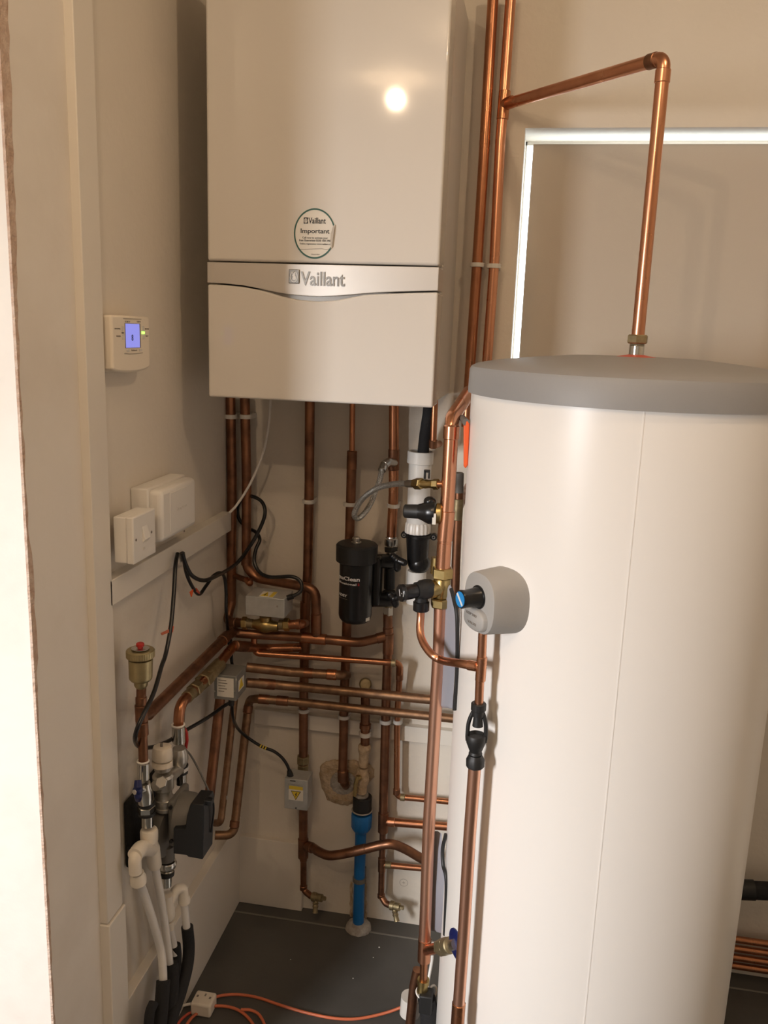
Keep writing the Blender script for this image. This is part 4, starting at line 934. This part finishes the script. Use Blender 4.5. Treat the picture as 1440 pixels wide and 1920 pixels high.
rg = tag(part('pipe_bracket', MB().lathe(at(674, 1652, BO), ZV, [(0, .0140), (.001, .0155), (.010, .0155), (.011, .0140)], 32).box(at(664, 1642, BO + .0), at(686, 1651, -.001)), 'darkgrey'), 'dark bracket holding the blue pipe to the wall', 'pipe clip')
ft = thing('mortar_collar', 'grey mortar collar around the foot of the blue pipe on the floor', 'filler', at(673, 1750, BO))
fz_ = at(672, 1744, BO); fc0 = Vector((fz_.x, fz_.y, 0))
rings = []
for rr_, hh in ((.033, .0), (.031, .008), (.026, .014), (.019, .017), (.013, .018)):
    rings.append([fc0 + Vector((math.cos(a_) * (rr_ + rnd.uniform(-.0015, .0015)), math.sin(a_) * (rr_ + rnd.uniform(-.0015, .0015)), hh)) for a_ in [2 * math.pi * i / 36 for i in range(36)]])
part('mound', MB().grid(rings), 'mortar', ft, sharp=80)
for kx in (-1, 1):
    b = MB(); q = [at(672 + kx * (13 + i % 2), 1655 + i * 8, .004) for i in range(11)]
    b.sweep(q, [.0022 + .0008 * (i % 3) for i in range(11)], 10); part('mastic_bead', b, 'mastic', ft)

MB.K = 1.0
# pencilled circle on the wall
q = at(757, 1655, 0.0003); b = MB().ring(q, YV, .0105, .0003, 32, 6); b.cyl(q - XV * .004, q + XV * .004, .0003, 6); b.cyl(q - ZV * .004, q + ZV * .004, .0003, 6)
tag(part('pencil_mark', b, 'inkgrey'), 'faint pencilled circle with a cross on the wall above the right drain cock', 'mark')
# ================================================================ manifold group on the left wall
MX = -.652
MB.K = 1.17
def Q(px, py, dx=0.0): return X(px, py, MX + dx)
def vcyl(b, px, y0, y1, r, dx=0.0, **k):
    return b.cyl(Q(px, y1, dx), Q(px, y0, dx), r, 32, **k)
U = 1.285 / 1600
av = thing('air_vent', 'brass bottle air vent with red cap on the left wall', 'air vent', Q(264, 1290))
part('cap', MB().lathe(Q(263.5, 1232), Q(263, 1214) - Q(263.5, 1232), [(0, .0195), (.001, .0210), (.011, .0210), (.0125, .0190)], 80, lobes=40, lamp=.012), 'ventbrass', av)
part('cap_disc', MB().cyl(Q(263, 1216), Q(263, 1215), .0135, 32), 'steel', av)
part('bottle', MB().lathe(Q(264, 1276), Q(263.5, 1230) - Q(264, 1276), [(0, .0140), (.003, .0168), (.006, .0175), (.034, .0180)], 48), 'ventbrass', av)
part('neck', MB().lathe(Q(264.5, 1289), Q(264, 1274) - Q(264.5, 1289), [(0, .0080), (.004, .0102), (.012, .0102)], 32), 'ventbrass', av)
part('red_cap', MB().lathe(Q(263, 1216), ZV, [(0, .0040), (.003, .0040), (.004, .0060), (.008, .0060), (.009, .0050)], 24), 'red', av)
pipe('copper pipe with a tee under the brass air vent, dropping into the blue handled valve', [Q(265, 1286), Q(264.5, 1340), Q(267, 1365), Q(269, 1430)], .0074, M['copper3'], bend=.02,
     fit=[('collar', Q(264.7, 1306), Q(264.6, 1322), .0084, 'copper3'), ('tee_socket', Q(264.6, 1321), Q(266, 1352), .0098, 'copper3'), ('tee_branch', Q(265, 1340), X(281, 1334, -.660), .0100, 'copper3'), ('collar', Q(266, 1353), Q(267.5, 1378), .0094, 'copper3')])
rv = thing('return_valve', 'chrome valve with blue butterfly handle and white sealing ring', 'valve', Q(277, 1550))
part('white_ring', MB().ring(Q(268.5, 1427), ZV, .0082, .0016), 'whiteplastic', rv)
part('socket', vcyl(MB(), 268.5, 1430, 1461, .0096, ch=.001), 'chrome', rv)
part('valve_body', MB().lathe(Q(273, 1504), Q(269.5, 1460) - Q(273, 1504), [(0, .0120), (.010, .0130), (.020, .0125), (.028, .0108), (.036, .0095)], 32), 'chrome', rv)
part('black_ring', vcyl(MB(), 274, 1503, 1510, .0138, ch=.001), 'blacksoft', rv)
part('hex_nut', MB().nut(Q(275, 1522), Q(274.5, 1510), .0140), 'chrome', rv)
part('black_ring', vcyl(MB(), 275.5, 1522, 1528, .0135, ch=.001), 'blacksoft', rv)
part('tail', vcyl(MB(), 276.5, 1528, 1549, .0098, ch=.001), 'chrome', rv)
h = Q(258, 1482, .012)
h = Q(258, 1482, .012)
b = MB()
for dz in (-1, 1):
    b.sweep([h, h + Vector((.002, -.002, dz * .010)), h + Vector((0, .002, dz * .019))], [.0055, .0062, .0048], 14)
b.ball(h, .0078, 16)
part('butterfly_handle', b, 'navy', rv, label='blue butterfly handle')
part('handle_screw', MB().nut(h, h + Vector((-.002, -.009, .001)), .0042), 'steel', rv)
part('spindle', MB().cyl(Q(271, 1482), h, .005, 18), 'chrome', rv)
# white push-fit tee under it
wt = thing('pushfit_tee', 'cream push-fit tee and elbow feeding two white pipes', 'fitting', Q(268, 1655))
part('coupling', MB().lathe(Q(280, 1578), Q(279, 1547) - Q(280, 1578), [(0, .0115), (.002, .0138), (.009, .0142), (.019, .0142), (.0225, .0125), (.0235, .0105)], 36), 'pushfit', wt)
part('tee_body', MB().sweep([Q(281, 1574), Q(285, 1592), Q(290, 1622)], [.0105, .0125, .0115], 30).sweep(fillet([Q(287, 1592), Q(263, 1590), Q(253, 1604)], .02), .0120, 30), 'pushfit', wt)
part('elbow', MB().sweep(fillet([Q(268, 1594), Q(252, 1600), Q(254, 1636)], .012), .0100, 28), 'pushfit', wt)
part('grip_collar', MB().lathe(Q(260, 1656), Q(256, 1628) - Q(260, 1656), [(0, .0112), (.002, .0128), (.012, .0125), (.018, .0105), (.022, .0100)], 34), 'pushfit', wt)
part('grip_collar', MB().lathe(Q(290, 1626), Q(289, 1604) - Q(290, 1626), [(0, .0100), (.002, .0110), (.010, .0108), (.016, .0100)], 34), 'pushfit', wt)
def ppipe(pts, r, label, m='poly', nm='plastic_pipe'):
    return tag(part(nm, MB().sweep(smooth(pts), r, 24), m), label, 'pipe')
ppipe([Q(260, 1654), Q(267, 1668), Q(282, 1712, .005), Q(300, 1775, .012), Q(305, 1812, .018), Q(306, 1850, .022)], .0068, 'leftmost white plastic pipe dropping into the black foam')
ppipe([Q(290, 1622), Q(300, 1675, .003), Q(311, 1745, .008), Q(318, 1808, .014), Q(319, 1820, .015)], .0066, 'second white plastic pipe from left, below the cream tee')
# mixing valve
mv = thing('mixing_valve', 'chrome mixing valve with white numbered cap on top of the pump', 'valve', Q(308, 1518))
part('cap', MB().lathe(Q(304.5, 1423), Q(304.5, 1394) - Q(304.5, 1423), [(0, .0166), (.001, .0172), (.018, .0163), (.0215, .0150), (.023, .0125)], 10), 'creamplastic', mv)
part('cap_skirt', MB().lathe(Q(304.5, 1436), Q(304.5, 1422) - Q(304.5, 1436), [(0, .0160), (.001, .0168), (.010, .0168)], 48), 'creamplastic', mv)
part('cap_hole', MB().cyl(Q(303, 1401), Q(303, 1393), .0022, 16), 'inkgrey', mv)
part('throat', vcyl(MB(), 305, 1435, 1444, .0135, ch=.001), 'satin', mv)
part('body', MB().lathe(Q(308, 1494), Q(305.5, 1441) - Q(308, 1494), [(0, .0150), (.004, .0135), (.013, .0130), (.018, .0172), (.040, .0178), (.044, .0150)], 40).cyl(Q(304, 1470), Q(292, 1473), .0085, 28).cyl(Q(308, 1466), X(338, 1440, MX), .0095, 28), 'satin', mv)
part('hex_facet', MB().nut(X(303, 1466, MX + .012), X(302, 1467, MX + .024), .0095), 'satin', mv)
part('union_ring', MB().lathe(Q(309.5, 1517), Q(308, 1487) - Q(309.5, 1517), [(0, .0150), (.003, .0172), (.008, .0172), (.009, .0158), (.015, .0158), (.016, .0172), (.022, .0165), (.024, .0140)], 44), 'satin', mv)
# flow valve with red handle
fw = thing('flow_valve', 'chrome valve with red handle behind the white cap', 'valve', Q(338, 1470))
part('white_ring', MB().ring(Q(334, 1359), ZV, .0102, .0017), 'whiteplastic', fw)
part('socket', MB().cyl(Q(335.5, 1392), Q(334.5, 1361), .0112, 32, ch=.001), 'chrome', fw)
part('valve_body', MB().lathe(Q(337, 1436), Q(335.5, 1390) - Q(337, 1436), [(0, .0110), (.006, .0130), (.014, .0155), (.026, .0140), (.034, .0112)], 34), 'satin', fw)
part('black_ring', vcyl(MB(), 339, 1433, 1437, .0128, ch=.0008), 'blacksoft', fw)
part('hex_nut', MB().nut(Q(339, 1446), Q(339, 1437), .0130), 'steel', fw)
part('black_ring', vcyl(MB(), 339, 1445, 1450, .0122, ch=.0008), 'blacksoft', fw)
part('tail', vcyl(MB(), 339.5, 1450, 1470, .0092, ch=.001), 'chrome', fw)
b = MB(); b.sweep([Q(346, 1364, .002), Q(349, 1374, .004), Q(350, 1388, .004), Q(348, 1406, .001)], [.002, .0035, .0035, .0025], 14)
part('handle', b, 'red', fw, label='red valve handle')
# pump
MB.K = 1.06
pm = thing('circulation_pump', 'black pump with dark grey flange and square cover on the left wall', 'pump', X(330, 1612, MX))
part('rear_shell', MB().box(X(244, 1506, -.684), (LX + .001, X(262, 1500, -.684).y + .10, X(262, 1612, -.684).z)), 'foam', pm, .006)
pd = 1.365
def D(px, py, d): return at(px, py, 1.93 - d)
part('volute', MB().lathe(D(292, 1560, 1.40), XV, [(-.015, .034), (0, .042), (.022, .042)], 48), 'darkgrey', pm)
fl0 = D(304, 1511, pd); fl1 = D(349, 1606, pd)
part('flange', MB().box((fl0.x, fl0.y + .022, fl0.z - .004), (fl0.x + .014, fl0.y + .098, fl1.z)), 'darkgrey', pm, .005)
part('motor_housing', MB().lathe((fl0.x + .013, fl0.y + .055, (fl0.z + fl1.z) / 2), XV, [(0, .044), (.020, .043), (.030, .040)], 56), 'darkgrey', pm, label='dark grey cast motor housing')
for dz in (.036, -.036):
    q = Vector((fl0.x + .008, fl0.y + .022, (fl0.z + fl1.z) / 2 + dz)); part('bolt', MB().cyl(q, q - YV * .004, .0035, 16), 'black', pm)
c = [D(325, 1553, pd), D(347, 1553, pd), D(350, 1530, pd), D(357, 1507, pd), D(381, 1509, pd), D(383, 1520, pd), D(380, 1612, pd), D(352, 1607, pd), D(350, 1604, pd), D(325, 1601, pd)]
part('electronics_cover', MB().prism(c, (0, .052, 0)), 'slatecover', pm, .0022, label='slate black stepped electronics cover')
part('terminal_lug', MB().box(D(386, 1493, 1.39), D(396, 1512, 1.375)), 'slatecover', pm, .0015)
part('outlet', MB().cyl(Q(313, 1611), Q(312, 1585), .0145, 32), 'darkgrey', pm)
MB.K = 1.17
part('lower_union', MB().lathe(Q(313, 1627), Q(313, 1608) - Q(313, 1627), [(0, .0120), (.002, .0150), (.009, .0165), (.013, .0150)], 44), 'chrome', pm)
mt = thing('pump_tail', 'chrome threaded tail with black rings under the pump', 'fitting', Q(313, 1662))
part('threaded_ring', MB().lathe(Q(312, 1641), Q(313, 1626) - Q(312, 1641), [(0, .0115), (.001, .0125), (.002, .0110), (.004, .0125), (.005, .0110), (.007, .0125), (.008, .0112), (.011, .0130)], 40), 'chrome', mt)
part('black_ring', vcyl(MB(), 312, 1634, 1641, .0134, ch=.001), 'blacksoft', mt)
part('tail', vcyl(MB(), 311.5, 1640, 1661, .0096, ch=.001), 'chrome', mt)
w2 = thing('pushfit_tee', 'cream push-fit tee below the pump feeding pipes into the foam', 'fitting', Q(315, 1740))
part('coupling', MB().lathe(Q(316, 1722), Q(312, 1660) - Q(316, 1722), [(0, .0100), (.008, .0118), (.022, .0112), (.030, .0098), (.050, .0100)], 32), 'pushfit', w2)
part('branch', MB().sweep(fillet([Q(316, 1694), Q(330, 1668, .01), Q(343, 1664, .02), Q(345, 1690, .02)], .012), .0088, 28), 'pushfit', w2)
part('grip_collar', MB().lathe(Q(346, 1692, .02), Q(344, 1672, .02) - Q(346, 1692, .02), [(0, .0095), (.002, .0108), (.009, .0105), (.014, .0090)], 32), 'pushfit', w2)
part('grip_collar', MB().lathe(Q(319, 1742, .002), Q(316, 1716) - Q(319, 1742, .002), [(0, .0070), (.010, .0090), (.018, .0105)], 30), 'pushfit', w2)
ppipe([Q(319, 1738, .002), Q(324, 1762, .004), Q(328, 1790, .008)], .0062, 'short white plastic pipe hidden behind the second one, entering the foam')
ppipe([Q(345, 1688, .02), Q(349, 1730, .022), Q(351, 1752, .024)], .0068, 'rightmost white plastic pipe, short, into its own foam sleeve')
def foam(pts, r, label): return tag(part('foam_sleeve', MB().sweep(smooth(pts), r, 28), 'foam'), label, 'pipe insulation')
foam([Q(351, 1738, .024), Q(354, 1775, .026), Q(351, 1812, .03), Q(338, 1862, .035), Q(322, 1910, .04), Q(310, 1975, .05)], .0105, 'black foam sleeve curving round the rightmost white pipe')
foam([Q(320, 1806, .015), Q(322, 1850, .022), Q(318, 1900, .03), Q(314, 1980, .04)], .0125, 'black foam sleeve round the second white pipe')
foam([Q(306, 1838, .022), Q(304, 1870, .026), Q(300, 1920, .03), Q(296, 1990, .04)], .0115, 'black foam sleeve round the leftmost white pipe')
foam([Q(329, 1772, .008), Q(331, 1800, .010), Q(326, 1860, .020), Q(318, 1980, .04)], .0090, 'narrow black foam sleeve standing between the white pipes')
foam([Q(288, 1880, .02), Q(280, 1905, .02), Q(276, 1975, .02)], .0080, 'thin black sleeve at the lower left edge beside the skirting')

MB.K = 1.0
# ================================================================ cables
def cable(pts, r, label, m='black', extra=None, name='cable'):
    P = smooth(pts, 10)
    if not extra: return tag(part(name, MB().sweep(P, r, 14), m), label, 'cable')
    ro = thing(name, label, 'cable', min(P, key=lambda v: v.z))
    part('sheath', MB().sweep(P, r, 14), m, ro)
    return ro
CR = .0043
cable([X(341, 1036, -.672), X(349, 1060, -.668), X(360, 1079, -.662), X(379, 1088, -.655), X(402, 1082, -.65), at(443, 1057, .09), at(470, 1022, .085), at(490, 985, .075), at(497, 960, .07), at(491, 941, .06), at(474, 931, .05), at(458, 931, .018), at(446, 950, .014), at(448, 972, .014), at(462, 988, .016), at(480, 998, .05), at(487, 1012, .065), at(480, 1030, .075), at(477, 1053, .085), at(487, 1073, .095), at(508, 1082, .105), at(546, 1081, .11), at(562, 1089, .11), at(566, 1102, .115), at(560, 1112, .12), at(545, 1119, .13)], CR, 'black cable looping round the left pipes into the upper valve box')
ro = cable([X(343, 1036, -.675), X(350, 1076, -.672), X(363, 1104, -.670), X(374, 1114, -.668), X(386, 1099, -.665), X(400, 1080, -.66), X(413, 1074, -.655), X(421, 1084, -.655), X(424, 1112, -.655), X(424, 1145, -.655), X(428, 1190, -.668), X(432, 1225, -.668), X(436, 1250, -.655), at(440, 1268, .17)], .0038, 'black cable dipping below the batten then dropping behind the corner pipes', extra=True)
part('red_tag', MB().prism([X(355, 1110, -.664), X(361, 1105, -.664), X(360, 1112, -.664), X(358, 1119, -.664)], (.002, 0, 0)), 'orange', ro)
part('tape', MB().cyl(X(366, 1106, -.669), X(371, 1112, -.669), .0046, 16), 'redpaint', ro)
ro = cable([X(333, 1038, -.672), X(329, 1060, -.665), X(326, 1111, -.655), X(320.6, 1173, -.645), X(311, 1225, -.64), X(303, 1249, -.635), X(289, 1297, -.63), X(270, 1338, -.63), X(257, 1367, -.635), X(253.5, 1388, -.645), X(262, 1400, -.67), X(285, 1401, -.68), X(303, 1395, -.675), X(320, 1387, -.675), X(349, 1369, -.672), X(387, 1347, -.655), X(420, 1324, -.64), at(434, 1316, .235)], .0041, 'long black cable hanging from the batten past the air vent to the middle valve box', extra=True)
part('orange_tag', MB().cyl(X(321.2, 1174, -.645), X(319.2, 1185, -.645), .0050, 18), 'orange', ro)
part('tag_tail', MB().prism([X(316, 1180, -.640), X(301, 1187, -.640), X(303, 1191, -.640), X(316, 1186, -.640)], (.001, 0, 0)), 'cableorange', ro)
cable([X(347, 1405, -.64), X(358, 1417, -.635), X(372, 1442, -.625), X(387, 1473, -.61), X(394, 1492, -.60), D(391, 1503, 1.385)], .0020, 'thin dark cable from the chrome valve down to the pump cover', 'darkgrey')
cable([D(396, 1560, 1.40), D(401, 1520, 1.40), D(398, 1498, 1.39), D(390, 1494, 1.385)], .0018, 'thin black lead curling over the corner of the pump cover', 'black')
ro = cable([at(434, 1314, .235), at(437, 1345, .20), at(446, 1366, .14), at(466, 1384, .10), at(491, 1400, .09), at(512, 1408, .085), at(527, 1419, .085), at(537, 1432, .085), at(543, 1446, .085)], .0038, 'black cable with yellow bands running down to the lowest valve box', extra=True)
for k in range(3):
    p0, p1 = at(488 + k * 4.6, 1398.5 + k * 1.9, .0905), at(490 + k * 4.6, 1399.4 + k * 1.9, .0905); part('yellow_band', MB().cyl(p0, p1, .0045, 16), 'yellow', ro)
cable([at(507, 750, .06), at(504, 795, .06), at(493, 850, .065), at(470, 905, .07), at(446, 944, .075), X(430, 962, -.674)], .0030, 'white cable sagging from the boiler to the end of the left batten', 'whiteplastic')
part_ = tag(part('cable_stub', MB().sweep(smooth([X(433, 1200, -.65), X(434, 1212, -.65), X(435, 1240, -.65)]), .003, 12), 'black'), 'short black cable end in the corner behind the slanting pipe', 'cable')

for k, (px, py) in enumerate(((711, 1777), (700, 1796), (662, 1835), (545, 1800))):
    q = onz(px, py, 0); tag(part('plaster_crumb', MB().ball(q + ZV * .0012, (.0022, .0014, .0015, .0012)[k], 8, (1, 1, .6)), 'whiteplastic'), ('largest white plaster crumb on the floor between blue pipe and front pipe', 'small white plaster crumb just below the largest one on the floor', 'white plaster crumb in the middle of the floor tile', 'white plaster crumb on the floor left of the blue pipe foot')[k], 'debris', 'plaster crumbs on the floor')
# ================================================================ extension lead on the floor
pl0 = onz(378, 1890, .018)
pg = thing('extension_socket', 'cream rectangular trailing plug socket lying on the slate floor', 'socket', (pl0.x, pl0.y, 0))
a, b_ = onz(357, 1869, .032), onz(400, 1884, .032)
cxx = (a.x + b_.x) / 2 + .001; hw_ = .0235
yf = onz(378, 1885, .032).y; yb2 = onz(378, 1856, .032).y
part('body', MB().box((cxx - hw_, yf, .0), (cxx + hw_, yb2, .0325)), 'creamplastic', pg, .005)
for (u_, v_, w__, h__) in ((-.015, .55, .0022, .006), (0.001, .7, .0018, .007), (.014, .55, .0022, .006)):
    yy = yf + (yb2 - yf) * v_; part('socket_slot', MB().box((cxx + u_ - w__, yy - h__ / 2, .0318), (cxx + u_ + w__, yy + h__ / 2, .0329)), 'inkgrey', pg)
def fl_cable(pts, r, label, m):
    P = [onz(px, py, r + dz) for px, py, dz in pts]
    return tag(part('cable', MB().sweep(smooth(P, 12), r, 14), m), label, 'cable')
fl_cable([(398, 1871, .012), (420, 1866, .006), (450, 1865, 0), (485, 1871, 0), (530, 1886, 0), (575, 1899, 0), (625, 1909, 0), (670, 1910, 0), (720, 1900, .01), (760, 1886, .03), (780, 1879, .045)], .0032, 'orange extension cable sweeping across the floor to the cylinder foot', 'cableorange')
fl_cable([(330, 1960, 0), (345, 1930, 0), (362, 1906, 0.003), (388, 1890, .006), (412, 1886, .006), (440, 1891, .004), (462, 1905, 0), (480, 1930, 0), (490, 1960, 0)], .0033, 'orange cable loop on the floor right in front of the cream socket', 'cableorange')
fl_cable([(452, 1893, .008), (470, 1894, .008), (486, 1903, .004), (497, 1925, 0), (502, 1960, 0)], .0032, 'short outer orange cable curl at the bottom edge', 'cableorange')
fl_cable([(318, 1950, 0), (335, 1918, 0), (350, 1903, 0), (362, 1897, 0)], .0030, 'dull red cable between white lead and orange loop at the bottom', 'redpaint')
fl_cable([(358, 1882, .010), (343, 1886, .004), (328, 1897, 0), (313, 1915, 0), (302, 1945, 0)], .0030, 'white lead leaving the cream socket to the left', 'whiteplastic')

# ================================================================ low on the right, behind the cylinder
BP = thing('insulated_pipe', 'black foam covered level pipe low on the wall right of the cylinder', 'pipe', at(1400, 1690, .06))
c0, c1 = at(1300, 1664, .06), at(1560, 1676, .06)
part('foam', MB().cyl(c0, c1, .0205, 32), 'foam', BP)
part('foam_collar', MB().cyl(at(1380, 1667.5, .06), at(1414, 1669, .06), .0228, 32), 'blacksoft', BP)
for k, (y0, lab) in enumerate(((1764, 'topmost of the four level copper pipes at the floor right of the cylinder'), (1781, 'second from top of the four level copper pipes right of the cylinder'), (1798, 'third from top of the four level copper pipes right of the cylinder'), (1814, 'lowest of the four level copper pipes right of the cylinder'))):
    P0 = at(1340, y0 - 3, .03); P1 = at(1540, y0 + 14, .03); z_ = at(1400, y0, .03).z
    tag(part('copper_pipe', MB().cyl((P0.x, -.03, z_), (P1.x, -.03, z_), .0082, 24), 'copper2'), lab, 'pipe', None)

# ---------------------------------------------------------------- ceiling lamps above the picture
for (x, y, lab) in ((-.60, -2.24, 'round ceiling lamp in the hall above the opening'), (.50, -.95, 'round ceiling lamp above the cylinder')):
    pass
